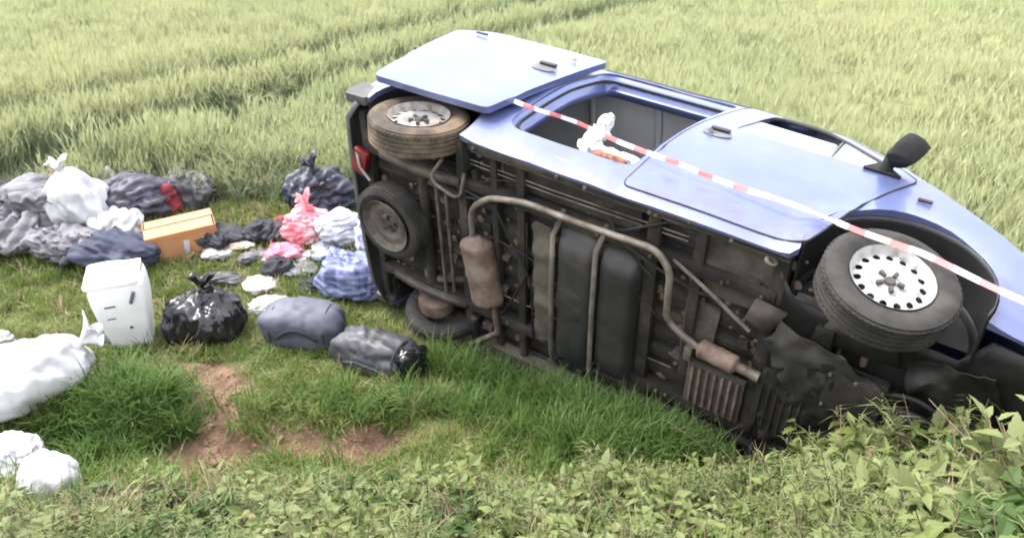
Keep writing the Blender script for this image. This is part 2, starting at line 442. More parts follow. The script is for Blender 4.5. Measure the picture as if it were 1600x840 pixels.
# front doors: a skin set proud of the body with a window frame
def front_door(s):
    ol = rounded([(1.475, .30), (2.50, .285), (2.60, .62), (2.665, .86), (2.82, 1.22), (2.62, 1.44), (2.24, 1.76), (2.08, 1.80), (1.66, 1.80), (1.625, 1.70), (1.50, .90)],
                 [.05, .05, .1, .1, .05, .1, .1, .1, .08, .05, .3])
    d = sheet(side(s, .006), ol, [FW], inward=side(s, -.008), step=.08).build('front_door', M['paint'], van)
    # dark shut line round the door, rubber only along the window's top edge
    MB().tube([(x, s * (hw(x, z) + flare(x, z) + .003), z) for x, z in densify(ol, .04)] + [(ol[0][0], s * (hw(*ol[0]) + flare(*ol[0]) + .003), ol[0][1])], .0055, 6).build('shut_line', M['rubber'], d)
    te = [(1.80, 1.62), (1.83, 1.70), (1.88, 1.742), (2.10, 1.735), (2.20, 1.70), (2.36, 1.575), (2.58, 1.385), (2.66, 1.28)]
    MB().tube([(x, s * (hw(x, z) - .002), z) for x, z in te], [.008, .012, .014, .014, .014, .012, .012, .008], 8).build('window_rubber', M['rubber'], d)
    gl = rounded([(1.70, 1.20), (2.33, 1.19), (2.30, 1.50), (1.775, 1.54)], .02)
    sheet(side(s, -.004, False), gl, inward=side(s, -.009, False), step=.1).build('window_pane', M['glass'], d)
    q = rounded([(2.345, 1.18), (2.76, 1.16), (2.62, 1.40), (2.325, 1.63)], .02)
    sheet(side(s, -.004, False), q, inward=side(s, -.009, False), step=.1).build('quarter_pane', M['glass'], d)
    MB().tube([(2.335, s * (hw(2.3, 1.19) - .008), 1.19), (2.315, s * (hw(2.3, 1.45) - .008), 1.45), (2.305, s * (hw(2.3, 1.67) - .008), 1.67)], .007, 8).build('window_bar', M['dish'], d)
    # handle in its dished recess
    P = []
    for k in range(25):
        a = 2 * pi * k / 24
        P.append([(1.69 + r * .085 * cos(a), s * (hw(1.69, 1.09) + .0145 - dp), 1.09 + r * .045 * sin(a)) for r, dp in ((1.08, -.001), (1.0, -.004), (.8, -.003), (.01, -.002))])
    MB().grid(P).build('handle_recess', M['dish'], d)
    mb = MB(); mb.box((1.70, s * (hw(1.69, 1.1) + .028), 1.115), (.12, .018, .030)); mb.build('door_handle', M['black'], d, bevel=.006)
    mb = MB().lathe([(.002, .0), (.013, .0), (.014, -.012)], 16, Matrix.Translation((1.655, s * (hw(1.66, 1.06) + .022), 1.065)))
    mb.build('key_lock', M['chrome'], d)
    return d
front_door(-1); front_door(1)

# mirrors
def mirror(s):
    m = MB()
    c = Vector((2.66, s * 1.01, 1.28))
    rows = []
    for i in range(9):
        t = i / 8; zz = lerp(-.105, .105, t); w = .095 * sqrt(max(.05, 1 - abs(2 * t - 1) ** 3)); row = []
        for k in range(14):
            a = 2 * pi * k / 14
            row.append((c.x + .10 * (cos(a) if cos(a) > 0 else .35 * cos(a)) + .05 * t, c.y + w * sin(a), c.z + zz))
        row.append(row[0]); rows.append(row)
    m.grid(rows)
    m.add(rows[0][:14], [tuple(range(14))]); m.add(rows[-1][:14], [tuple(range(14))])
    o = m.build('wing_mirror', M['matt_black'], van, ang=50)
    MB().tube([(2.63, s * .865, 1.21), (2.64, s * .92, 1.225), (2.65, s * .99, 1.255)], [.05, .036, .034], 12).build('mirror_arm', M['matt_black'], o)
    MB().box((2.648, s * 1.01, 1.275), (.010, .07, .07)).build('mirror_glass', M['chrome'], o, bevel=.004)
    tri = [(2.52, 1.17), (2.74, 1.165), (2.60, 1.33)]
    sheet(side(s, .026, False), rounded(tri, .02), inward=side(s, .012, False), step=.06).build('mirror_base', M['matt_black'], o)
mirror(-1); mirror(1)

# roof, bonnet, windscreen
def roof_top(x, t):
    w = hw(x, 1.92) if x < 2.08 else hw(x, 1.88)
    e = 1.92 if x < 1.6 else 1.92 - .04 * sm(1.6, 2.1, x)
    if x < -.35: e -= .03 * sm(-.35, -.5, x)
    return (x, w * t, e + .055 * (1 - abs(t) ** 2.6))
P = [[roof_top(x, t) for t in [i / 12 * 2 - 1 for i in range(13)]] for x in (-.485, -.40, -.2, 0, .3, .6, .9, 1.2, 1.6, 1.85, 2.08)]
MB().grid(P).build('roof', M['paint'], van, thick=.008)
for k in range(5):
    x0 = -.38 + k * .42
    MB().box((x0 + .15, 0, 1.972), (.06, .9, .012)).build('roof_rib', M['paint'], van, bevel=.004)
def line(tab, s, zoff=0): return [(x, s * hw(x, z), z + zoff) for x, z in tab]
ap = [(2.08, 1.88), (2.30, 1.75), (2.60, 1.50), (2.86, 1.26)]
P = []
for i, (x, z) in enumerate(ap):
    w = hw(x, z) - .01
    P.append([(x + .13 * (1 - t * t) * (i / 3 + .15), w * t, z + .05 * (1 - t * t) * (1 - i / 3)) for t in [k / 10 * 2 - 1 for k in range(11)]])
MB().grid(P).build('windscreen', M['glass'], van, thick=.005)
hd = [(2.86, 1.26), (3.05, 1.12), (3.30, .96), (3.50, .82)]
P = []
for i, (x, z) in enumerate(hd):
    w = hw(x, z) - .004
    P.append([(x + (.13 + .05 * i / 3) * (1 - t * t), w * t, z + .05 * (1 - abs(t) ** 3)) for t in [k / 12 * 2 - 1 for k in range(13)]])
MB().grid(P).build('bonnet', M['paint'], van, thick=.006)
nose = [(3.50, .82), (3.66, .66), (3.72, .50), (3.71, .32), (3.60, .26)]
P = [[(x + (.18 - .02 * i) * (1 - t * t), (hw(x, z) - .002) * t, z) for t in [k / 12 * 2 - 1 for k in range(13)]] for i, (x, z) in enumerate(nose)]
MB().grid(P).build('front_bumper', M['black'], van, thick=.01)
for s in (-1, 1):
    P = [[(x + (.18 - .02 * i) * (1 - t * t) + .012, hw(x, z) * t * s, z) for t in (.62, .7, .8, .9, .97)] for i, (x, z) in enumerate([(3.51, .815), (3.58, .74), (3.65, .675)])]
    hl = MB().grid(P).build('headlight', M['lamp'], van, thick=.01)
    P = [[(x + .18 * (1 - t * t) + .014, hw(x, z) * t * s, z) for t in (.90, .95, .985)] for x, z in [(3.53, .81), (3.66, .68)]]
    MB().grid(P).build('indicator_lens', M['amber'], hl, thick=.012)
for k in range(4):
    z = .70 + k * .028
    MB().box((3.79 - k * .035, 0, z), (.05, .78, .012)).build('grille_slat', M['black'], van)
# small repeater lamp on the wing
MB().box((2.90, -(hw(2.9, 1.0) + .012), 1.0), (.075, .014, .022)).build('side_repeater', M['repeater'], van, bevel=.004)
MB().box((2.90, (hw(2.9, 1.0) + .012), 1.0), (.075, .014, .022)).build('side_repeater', M['repeater'], van, bevel=.004)

# rear end: two doors with panes, lamps, bumper
for s in (-1, 1):
    ol = rounded([(s * .02, .46), (s * .80, .46), (s * .76, 1.5), (s * .60, 1.86), (s * .02, 1.90)], .04)
    hole = rounded([(s * .12, 1.15), (s * .66, 1.15), (s * .58, 1.66), (s * .12, 1.68)], .05)
    rd = sheet(lambda y, z: (-.565 - .03 * (1 - (y / .85) ** 2) + .05 * max(0, z - 1.4), y, z), ol, [hole], inward=lambda y, z: (-.535 - .03 * (1 - (y / .85) ** 2) + .05 * max(0, z - 1.4), y, z)).build('rear_door', M['paint'], van)
    sheet(lambda y, z: (-.562 + .05 * max(0, z - 1.4), y, z), rounded([(s * .10, 1.13), (s * .68, 1.13), (s * .60, 1.68), (s * .10, 1.70)], .05), inward=lambda y, z: (-.556 + .05 * max(0, z - 1.4), y, z)).build('window_pane', M['glass'], rd)
    MB().box((-.572, s * .82, .92), (.04, .09, .42)).build('tail_light', M['red_lens'], van, bevel=.012)
P = []
for i in range(13):
    t = i / 12 * 2 - 1; y = .86 * t; x = -.60 - .04 * (1 - t * t) + (.10 * sm(.82, 1, abs(t)))
    P.append([(x + .05, y, .25), (x, y, .27), (x - .015, y, .36), (x, y, .44), (x + .06, y, .46)])
MB().grid(P).build('rear_bumper', mat('grey_bumper_plastic', (.05, .05, .052), (.10, .098, .095), 5, .6), van, thick=.012)
for s in (-1, 1):
    sheet(lambda x, z: (x, s * .90, z), rounded([(-.60, .27), (-.42, .28), (-.44, .44), (-.60, .46)], .03), inward=lambda x, z: (x, s * .84, z)).build('bumper_end', bpy.data.materials['grey_bumper_plastic'], van)

# sliding door, slid back on its rail
DO = rounded([(.45, .45), (.53, 1.0), (.60, 1.70), (.10, 1.69), (-.33, 1.62), (-.56, 1.46), (-.50, 1.0), (-.42, .385)], [.05, .2, .05, .2, .08, .05, .2, .05])
def dfn(off):
    return lambda x, z: (x, -(1.002 - .145 * max(0, (z - .4) / 1.3) ** 1.6 + off + .006 * sin((x + .6) * 3) - .010 * exp(-((z - .72) / .04) ** 2) + .02 * sm(.1, -.5, x)), z)
sdoor = sheet(dfn(0), DO, inward=dfn(-.045), step=.08).build('sliding_door', M['paint'], van)
P = []
for k in range(25):
    a = 2 * pi * k / 24
    P.append([(.37 + r * .09 * cos(a), -(.9475 + (.003 if r < 1.05 else 0)), 1.22 + r * .05 * sin(a)) for r in (1.08, 1.0, .8, .01)])
MB().grid(P).build('handle_recess', M['dish'], sdoor)
MB().box((.385, -.962, 1.245), (.13, .018, .03)).build('door_handle', M['black'], sdoor, bevel=.006)
MB().lathe([(.002, 0), (.014, 0), (.015, .012)], 16, Matrix.Translation((.44, -.918, 1.50))).build('key_lock', M['chrome'], sdoor)
MB().box((-.34, -.935, 1.47), (.10, .012, .018)).build('hinge_cover', M['black'], sdoor, bevel=.003)
mb = MB(); mb.tube([(.40, -.90, .47), (.44, -.80, .47), (.60, -.76, .47)], .022, 8); mb.build('roller_arm', M['under'], sdoor)
mb = MB(); mb.tube([(-.46, -.93, 1.06), (-.40, -.88, 1.06)], .02, 8); mb.build('roller_arm', M['under'], sdoor)
MB().box((-.12, -.905, 1.06), (1.05, .022, .03)).build('door_rail', M['black'], van, bevel=.004)
mb = MB(); mb.add([dfn(-.047)(x, z) for x, z in ((.36, .60), (.44, 1.6), (-.28, 1.55), (-.40, 1.35), (-.34, .52))], [(0, 1, 2, 3, 4)]); mb.build('door_lining', M['lining_dark'], sdoor)

# interior
def pl(name, pts, m, fs=None, par=van): return MB().add(pts, fs or [tuple(range(len(pts)))]).build(name, m, par, thick=.012, smooth=False)
P = [[(x, y, 1.86 - .10 * abs(y / .66) ** 3) for y in [k / 8 * 1.32 - .66 for k in range(9)]] for x in (-.50, -.2, .3, .8, 1.3, 1.95)]
MB().grid(P).build('roof_lining', M['lining'], van, thick=.01)
for x in (-.15, .42, .98, 1.52):
    MB().grid([[(x + dx, y, 1.842 - .10 * abs(y / .66) ** 3) for y in [k / 8 * 1.30 - .65 for k in range(9)]] for dx in (-.025, .025)]).build('roof_bow', M['lining'], van, thick=.02)
P = [[(x, interp(PROF, z) - .05, z) for z in (.80 if x < .48 else .40, .85, 1.0, 1.3, 1.55, 1.76)] for x in (-.52, -.1, .47, .49, 1.0, 1.6)]
MB().grid(P).build('cargo_wall', M['lining_dark'], van, thick=.01)
P = [[(x, -(interp(PROF, z) - .06), z) for z in (.80, .85, 1.0, 1.3, 1.55, 1.76)] for x in (-.52, -.3, .1, .50)]
MB().grid(P).build('cargo_wall', M['lining_dark'], van, thick=.01)
MB().box((1.04, 0, .405), (1.10, 1.70, .02)).build('cargo_floor', M['lining_dark'], van)
MB().box((-.02, 0, .407), (1.0, 1.14, .02)).build('cargo_floor', M['lining_dark'], van)
MB().box((1.60, 0, .95), (.02, 1.56, 1.08)).build('partition', M['lining_dark'], van)
MB().box((2.03, 0, .50), (.86, 1.6, .03)).build('cab_floor', M['lining_dark'], van)
MB().box((2.72, 0, 1.02), (.30, 1.56, .30)).build('dashboard', M['black'], van, bevel=.06)
mb = MB(); mb.lathe([(.185, -.012), (.197, 0), (.185, .012), (.175, 0)], 32, Matrix.Translation((2.48, .42, 1.08)) @ Matrix.Rotation(radians(-62), 4, 'Y') @ Matrix.Rotation(pi / 2, 4, 'X'), True)
mb.tube([(2.48, .42, 1.08), (2.66, .42, .98)], .03, 10); mb.box((2.48, .42, 1.08), (.02, .34, .05)); mb.build('steering_wheel', M['black'], van)
for y in (-.42, .42):
    st = MB().box((2.02, y, .80), (.50, .50, .16)).build('seat', M['seat'], van, bevel=.05)
    MB().box((1.76, y, 1.15), (.15, .48, .66), Matrix.Rotation(radians(-8), 3, 'Y')).build('backrest', M['seat'], st, bevel=.05)
    MB().box((1.70, y, 1.58), (.09, .26, .18)).build('headrest', M['seat'], st, bevel=.035)

# ---------------- underbody
P = []
for i in range(60):
    x = -.55 + i * (3.0 / 59)
    row = []
    for j in range(45):
        y = -.80 + j * (1.6 / 44)
        if abs(x) < .44: y = max(-.58, min(.58, y))
        r = .012 * (1 if (int((y + .82) / .075) % 2) else -1) * (1 if -.5 < x < 2.4 else .3)
        row.append((x, y, .365 + r + .012 * sin(x * 9) * (abs(y) > .4)))
    P.append(row)
MB().grid(P).build('floor_pan', M['under'], van, thick=.006, ang=20)
for s in (-1, 1):
    MB().box((1.46, s * .845, .275), (2.02, .055, .09)).build('sill_beam', M['under'], van, bevel=.012)
    MB().box((.98, s * .52, .315), (2.9, .075, .085)).build('chassis_rail', M['under'], van, bevel=.012)
    MB().box((1.46, s * .80, .30), (2.0, .012, .09)).build('seam_flange', M['under_light'], van)
for x, w in ((.34, .07), (.60, .05), (.80, .06), (1.70, .08), (1.98, .06), (2.42, .08), (-.48, .06)):
    MB().box((x, 0, .318), (w, 1.58, .065)).build('cross_member', M['under'], van, bevel=.012)
# large pale floor panel ahead of the tank, right side
sheet(lambda x, y: (x, y, .322 - .01 * sin(y * 22)), rounded([(1.93, -.78), (2.44, -.74), (2.36, -.36), (1.93, -.33)], .04), inward=lambda x, y: (x, y, .345), step=.04).build('floor_panel', M['under_light'], van)
sheet(lambda x, y: (x, y, .326), rounded([(1.93, -.28), (2.14, -.26), (2.12, .16), (1.93, .16)], .03), inward=lambda x, y: (x, y, .345)).build('floor_panel', M['under_light'], van)
sheet(lambda x, y: (x, y, .326), rounded([(.66, -.78), (1.6, -.78), (1.6, -.60), (.66, -.60)], .03), inward=lambda x, y: (x, y, .345)).build('floor_panel', M['under'], van)
# fuel tank in three lobes with straps
def lobe(x0, x1, y0, y1, zb, zt=.33):
    mb = MB(); rows = []
    for i in range(11):
        t = i / 10; x = lerp(x0, x1, t); ex = (1 - abs(2 * t - 1) ** 6) ** .5 if 0 < t < 1 else .0
        row = []
        for j in range(15):
            s_ = j / 14; y = lerp(y0, y1, s_); ey = (1 - abs(2 * s_ - 1) ** 8) ** .5 if 0 < s_ < 1 else 0
            row.append((x, y, zt - (zt - zb) * min(1, ex) * min(1, ey) - .008 * sin(s_ * 18) * ex * ey))
        rows.append(row)
    return mb.grid(rows)
tank = lobe(1.10, 1.40, -.50, .62, .185).build('fuel_tank', M['tank'], van, ang=50)
lobe(1.385, 1.66, -.46, .60, .205).build('tank_lobe', M['tank'], tank, ang=50)
sheet(lambda x, y: (x, y, .225 + .012 * sin(y * 30)), rounded([(.93, -.48), (1.08, -.46), (1.085, .46), (.95, .50)], .04), inward=lambda x, y: (x, y, .24), step=.05).build('heat_shield', M['under_light'], van)
P = [[(1.235 + r * .11 * cos(2 * pi * k / 20), .02 + r * .15 * sin(2 * pi * k / 20), .180 + .012 * (r > .9)) for r in (1, .8, .6, .01)] for k in range(21)]
MB().grid(P).build('tank_recess', M['under'], tank)
for x in (1.10, 1.395):
    mb = MB(); mb.grid([[(x + dx, y, z) for y, z in ((-.58, .31), (-.52, .27), (-.46, .188), (0, .176), (.5, .184), (.60, .21), (.66, .31))] for dx in (-.017, .017)])
    mb.build('tank_strap', M['under_light'], tank, thick=.004)
# exhaust
def bend(pts, r=.09, n=6):
    out = [Vector(pts[0])]
    for a, b, c in zip(pts, pts[1:], pts[2:]):
        a, b, c = Vector(a), Vector(b), Vector(c); k = min(r, (a - b).length * .45, (c - b).length * .45)
        A = b + (a - b).normalized() * k; B = b + (c - b).normalized() * k
        out += [A * (1 - t) ** 2 + b * 2 * t * (1 - t) + B * t * t for t in [i / n for i in range(n + 1)]]
    out.append(Vector(pts[-1])); return out
ex = MB().tube(bend([(.44, -.05, .25), (.45, -.38, .23), (.60, -.53, .22), (.88, -.60, .215), (1.30, -.60, .21), (1.76, -.62, .205), (1.86, -.52, .20), (1.87, -.17, .20), (1.97, -.10, .20), (2.10, -.05, .20)]), .021, 12).build('exhaust_pipe', M['pipe'], van, ang=60)
def can(p0, p1, r, flat=1.0):
    p0, p1 = Vector(p0), Vector(p1); L = p1 - p0
    ts = [0, .02, .08, .12, .16, .45, .5, .55, .84, .88, .92, .98, 1]; rr = [.35, .4, .92, 1, .97, .97, 1.02, .97, .97, 1, .92, .4, .35]
    return MB().tube([p0 + L * t for t in ts], [r * q for q in rr], 20)
mf = can((.46, -.16, .235), (.56, .40, .225), .125); mf.v = [(x, y, .245 + (z - .235) * .75) for x, y, z in mf.v]
mf.build('silencer', M['rust'], ex, ang=40)
can((2.08, -.06, .20), (2.34, -.04, .195), .058).build('catalyser', M['rust'], ex, ang=40)
MB().tube([(2.33, -.04, .195), (2.46, -.03, .19)], [.03, .032], 14).build('pipe_flange', M['pipe'], ex)
MB().tube([(.60, .36, .24), (.62, .62, .24), (.40, .84, .26)], .02, 10).build('tail_pipe', M['rust'], ex)
# rods and cables
MB().tube([(1.84, -.54, .275), (2.10, -.42, .25), (2.34, -.27, .25)], .012, 8).build('shift_rod', M['pipe'], van)
MB().tube(bend([(.30, -.50, .26), (.62, -.46, .25), (.90, .05, .26), (.90, .55, .27)]), .008, 6).build('brake_cable', M['black'], van)
MB().tube(bend([(.22, .50, .26), (.66, .44, .25), (.86, .0, .27), (.86, -.40, .27)]), .008, 6).build('brake_cable', M['black'], van)
for y in (-.70, -.67, .30):
    MB().tube([(.3, y, .305), (1.0, y + .01, .30), (1.9, y, .305)], .005, 6).build('brake_line', M['pipe'], van)
# ribbed shield and left rail
mb = MB().box((2.20, .30, .275), (.36, .34, .04)); rs_ = mb.build('ribbed_shield', M['under_light'], van, bevel=.01)
for k in range(7):
    MB().box((2.06 + k * .047, .30, .248), (.018, .30, .022)).build('shield_rib', M['rust'], rs_, bevel=.005)
MB().box((2.06, .60, .245), (.85, .03, .05), Matrix.Rotation(radians(-3), 3, 'Z')).build('left_flange', M['under'], van, bevel=.006)
MB().box((2.02, .06, .245), (.05, .10, .05)).build('bracket', M['pipe'], van, bevel=.008)
# rear axle, springs, drums
MB().tube([(0, -.62, .33), (0, -.3, .30), (0, .3, .30), (0, .62, .33)], [.05, .034, .034, .05], 14).build('rear_axle', M['under'], van)
for s in (-1, 1):
    lf = MB()
    for k, L in enumerate((.50, .42, .34)):
        lf.grid([[(x, s * .52 + dy, .255 + .018 * k * 0 + .10 * (x / .58) ** 2 - .012 * k) for dy in (-.03, .03)] for x in [i / 10 * 2 * L - L for i in range(11)]])
    lf.build('leaf_spring', M['under_light'], van, thick=.009)
    MB().tube([(.06, s * .42, .30), (.32, s * .36, .36)], [.028, .022], 10).build('shock_absorber', M['under_light'], van)
    MB().lathe([(.01, -.05), (.135, -.05), (.14, 0), (.13, .05), (.01, .05)], 28, Matrix.Translation((0, s * .69, .325))).build('brake_drum', M['rust'], van)
    MB().lathe([(.01, -.03), (.13, -.03), (.13, .03), (.01, .03)], 28, Matrix.Translation((2.93, s * .70, .30))).build('brake_disc', M['rust'], van)
    # wheel-arch liners
    for cx, cz, r, yi in ((0, .34, .415, .60), (2.93, .36, .445, .56)):
        P = [[(cx + rr * cos(radians(a)), s * y, cz + rr * sin(radians(a))) for y, rr in ((.893, r - .006), (.86, r - .004), (yi + .03, r), (yi, r - .03))] for a in range(-14, 196, 10)]
        MB().grid(P).build('wheel_arch_liner', M['black'], van, thick=.006)
        mb = MB(); mb.add([(cx + r * cos(radians(a)), s * yi, cz + r * sin(radians(a))) for a in range(0, 181, 12)], [tuple(range(16))]); mb.build('inner_arch', M['under_dark'], van)
# front: engine tray, subframe, arms, hoses
def lump(name, c, d, m, seed, sub=4, parent=van, amp=.12, power=3.5):
    bm = bmesh.new(); bmesh.ops.create_icosphere(bm, subdivisions=sub, radius=1)
    for v in bm.verts:
        p = v.co.normalized(); k = (abs(p.x) ** power + abs(p.y) ** power + abs(p.z) ** power) ** (-1 / power)
        k *= 1 + amp * noise.noise(p * 2.2 + Vector((seed, 0, 0)))
        v.co = Vector((p.x * d[0] / 2 * k, p.y * d[1] / 2 * k, p.z * d[2] / 2 * k)) + Vector(c)
    me = bpy.data.meshes.new(name); bm.to_mesh(me); bm.free()
    for p in me.polygons: p.use_smooth = True
    me.materials.append(m); o = bpy.data.objects.new(name, me); COL.objects.link(o); o.parent = parent; return o
P = [[(x, y, .295 + .02 * noise.noise(Vector((x * 5, y * 5, 0))) - .03 * sm(3.3, 3.6, x)) for y in [(k / 16 * 2 - 1) * (.55 if 2.5 < x < 3.38 else .72) for k in range(17)]] for x in [2.42 + k * .1 for k in range(14)]]
MB().grid(P).build('belly_panel', M['under_dark'], van, thick=.008)
def torn_sheet(name, ol, z, m, seed, amp=.05, fr=3.5):
    o_ = [(x + .03 * noise.noise(Vector((x * 9, y * 9, seed))), y + .035 * noise.noise(Vector((x * 9, y * 9, seed + 5)))) for x, y in densify(ol, .03)]
    def fz(x, y):
        q = Vector((x * fr, y * fr, seed)); r_ = 1 - abs(noise.noise(q)) * 2.2; r2 = 1 - abs(noise.noise(q * 2.3)) * 2.2
        return z - amp * r_ - amp * .35 * r2
    sheet(lambda x, y: (x, y, fz(x, y)), o_, inward=lambda x, y: (x, y, fz(x, y) + .005), step=.028, edge=.03).build(name, m, van, ang=50)
torn_sheet('engine_tray', [(2.52, -.16), (2.80, -.34), (3.10, -.30), (3.42, -.10), (3.50, .30), (3.40, .62), (2.95, .70), (2.55, .55), (2.46, .2)], .235, M['under_dark'], 3, .055)
torn_sheet('torn_liner', [(2.50, -.46), (2.86, -.40), (3.06, -.22), (2.84, -.06), (2.55, -.10), (2.44, -.30)], .205, M['tank'], 11, .035, 5)
torn_sheet('torn_liner', [(3.12, -.52), (3.50, -.62), (3.62, -.30), (3.50, .0), (3.22, -.12)], .24, M['under_dark'], 17, .06, 5)
gb_ = MB().box((2.60, .16, .255), (.30, .40, .14)).build('gearbox', M['under'], van, bevel=.04)
for k in range(6): MB().box((2.49 + k * .044, .16, .180), (.010, .36, .018)).build('gearbox_rib', M['under'], gb_, bevel=.003)
sp_ = MB().box((2.94, -.17, .215), (.30, .26, .10)).build('sump', M['under'], van, bevel=.025)
for kx, ky in ((-.13, -.11), (0, -.115), (.13, -.11), (-.13, .11), (0, .115), (.13, .11)):
    MB().tube([(2.94 + kx, -.17 + ky, .168), (2.94 + kx, -.17 + ky, .155)], .009, 6).build('sump_bolt', M['pipe'], sp_)
MB().box((2.72, 0, .25), (.10, 1.0, .08)).build('subframe', M['under_dark'], van, bevel=.015)
for s in (-1, 1):
    MB().grid([[(2.66, s * .40, .25), (2.80, s * .72, .245)], [(2.78, s * .40, .25), (2.90, s * .74, .245)], [(3.10, s * .42, .25), (2.97, s * .74, .245)]]).build('control_arm', M['tank'], van, thick=.03)
    MB().tube([(2.93, s * .30, .30), (2.93, s * .70, .30)], [.02, .02], 10).build('drive_shaft', M['rust'], van)
    MB().tube([(2.80, s * .25, .28), (2.82, s * .68, .29)], .011, 8).build('tie_rod', M['pipe'], van)
for k in range(7):
    y0 = -.25 + k * .08
    pts = [(3.05 + .05 * k, y0, .20), (3.22 + .02 * k, y0 - .10 + .03 * sin(k * 2), .16), (3.42, y0 - .05 + .05 * cos(k), .17), (3.62, y0 + .02, .26)]
    MB().tube(bend(pts, .12), .012 + .004 * (k % 3), 8).build('hose', M['rubber'], van, ang=60)
mb = MB().lathe([(.002, -.03), (.05, -.03), (.055, 0), (.045, .03), (.002, .03)], 20, Matrix.Translation((3.46, -.22, .24)) @ Matrix.Rotation(pi / 2, 4, 'X'))
mb.build('horn', mat('purple_grey_plastic', (.16, .12, .18), (.22, .18, .24), 8, .5), van)
mb = MB().add([(2.34, -.52, .24), (2.52, -.50, .235), (2.44, -.30, .235), (2.30, -.36, .24)], [(0, 1, 2, 3)]); mb.build('splash_plate', M['under_light'], van, thick=.004)
mb = MB().lathe([(.022, -.006), (.034, -.006), (.034, .006), (.022, .006)], 18, Matrix.Translation((2.38, -.80, .215)) @ Matrix.Rotation(radians(25), 4, 'Z'), True); mb.build('towing_eye', M['pipe'], van)
rh = random.Random(77)
for k in range(40):
    x = rh.uniform(-.4, 2.4); y = rh.choice((-.52, .52, -.845, .845, rh.uniform(-.75, .75))) + rh.uniform(-.02, .02); z = .268 if abs(abs(y) - .52) < .05 else (.226 if abs(y) > .8 else .345)
    MB().tube([(x, y, z + .01), (x, y, z - .010)], .011, 6).build('bolt', M['under_light'] if k % 3 else M['rust'], van)
for k in range(22):
    x = rh.uniform(-.3, 2.4); y = rh.uniform(-.74, .74)
    MB().box((x, y, .325), (rh.uniform(.03, .09), rh.uniform(.03, .08), rh.uniform(.03, .07)), Matrix.Rotation(rh.uniform(-.4, .4), 3, 'Z')).build('bracket', M['under_light'] if k % 2 else M['under'], van, bevel=.006)
for k in range(9):
    x0 = rh.uniform(-.3, 1.6); y0 = rh.uniform(-.7, .7); pts_ = [(x0, y0, .30)]
    for j in range(4): pts_.append((pts_[-1][0] + rh.uniform(.08, .25), pts_[-1][1] + rh.uniform(-.12, .12), rh.uniform(.24, .31)))
    MB().tube(bend(pts_, .1), rh.choice((.005, .007, .009)), 6).build('wire_loom', M['rubber'] if k % 2 else M['under'], van, ang=60)
mc = MB()
for k in range(340):
    x = rh.uniform(-.5, 2.6); y = rh.uniform(-.8, .8); r_ = rh.uniform(.008, .03)
    bm = bmesh.new(); bmesh.ops.create_icosphere(bm, subdivisions=1, radius=1)
    mc.add([(x + v_.co.x * r_ * rh.uniform(.8, 1.6), y + v_.co.y * r_ * rh.uniform(.8, 1.5), .352 + v_.co.z * r_ * .6) for v_ in bm.verts], [[q.index for q in f_.verts] for f_ in bm.faces]); bm.free()
tag(mc.build('caked_mud', mat('dry_mud', (.10, .072, .05), (.17, .125, .09), 20, .95), van), kind='stuff')
# rear: broken lamp and dangling bits under the bumper
MB().box((-.50, -.42, .24), (.12, .20, .05), Matrix.Rotation(.3, 3, 'Z')).build('fog_lamp', M['red_lens'], van, bevel=.015)
MB().tube([(-.52, -.52, .23), (-.48, -.40, .20), (-.42, -.30, .22)], .010, 6).build('lamp_cable', M['rim'], van)
MB().tube(bend([(.22, -.66, .26), (.12, -.50, .22), (.36, -.40, .24), (.40, -.62, .25)]), .012, 8).build('brake_hose', M['pipe'], van)
for x, y0, y1 in ((.13, -.45, .5), (.21, -.38, .45)):
    MB().tube([(x, y0, .28), (x + .01, y1, .28)], .013, 8).build('axle_stay', M['under_light'], van)

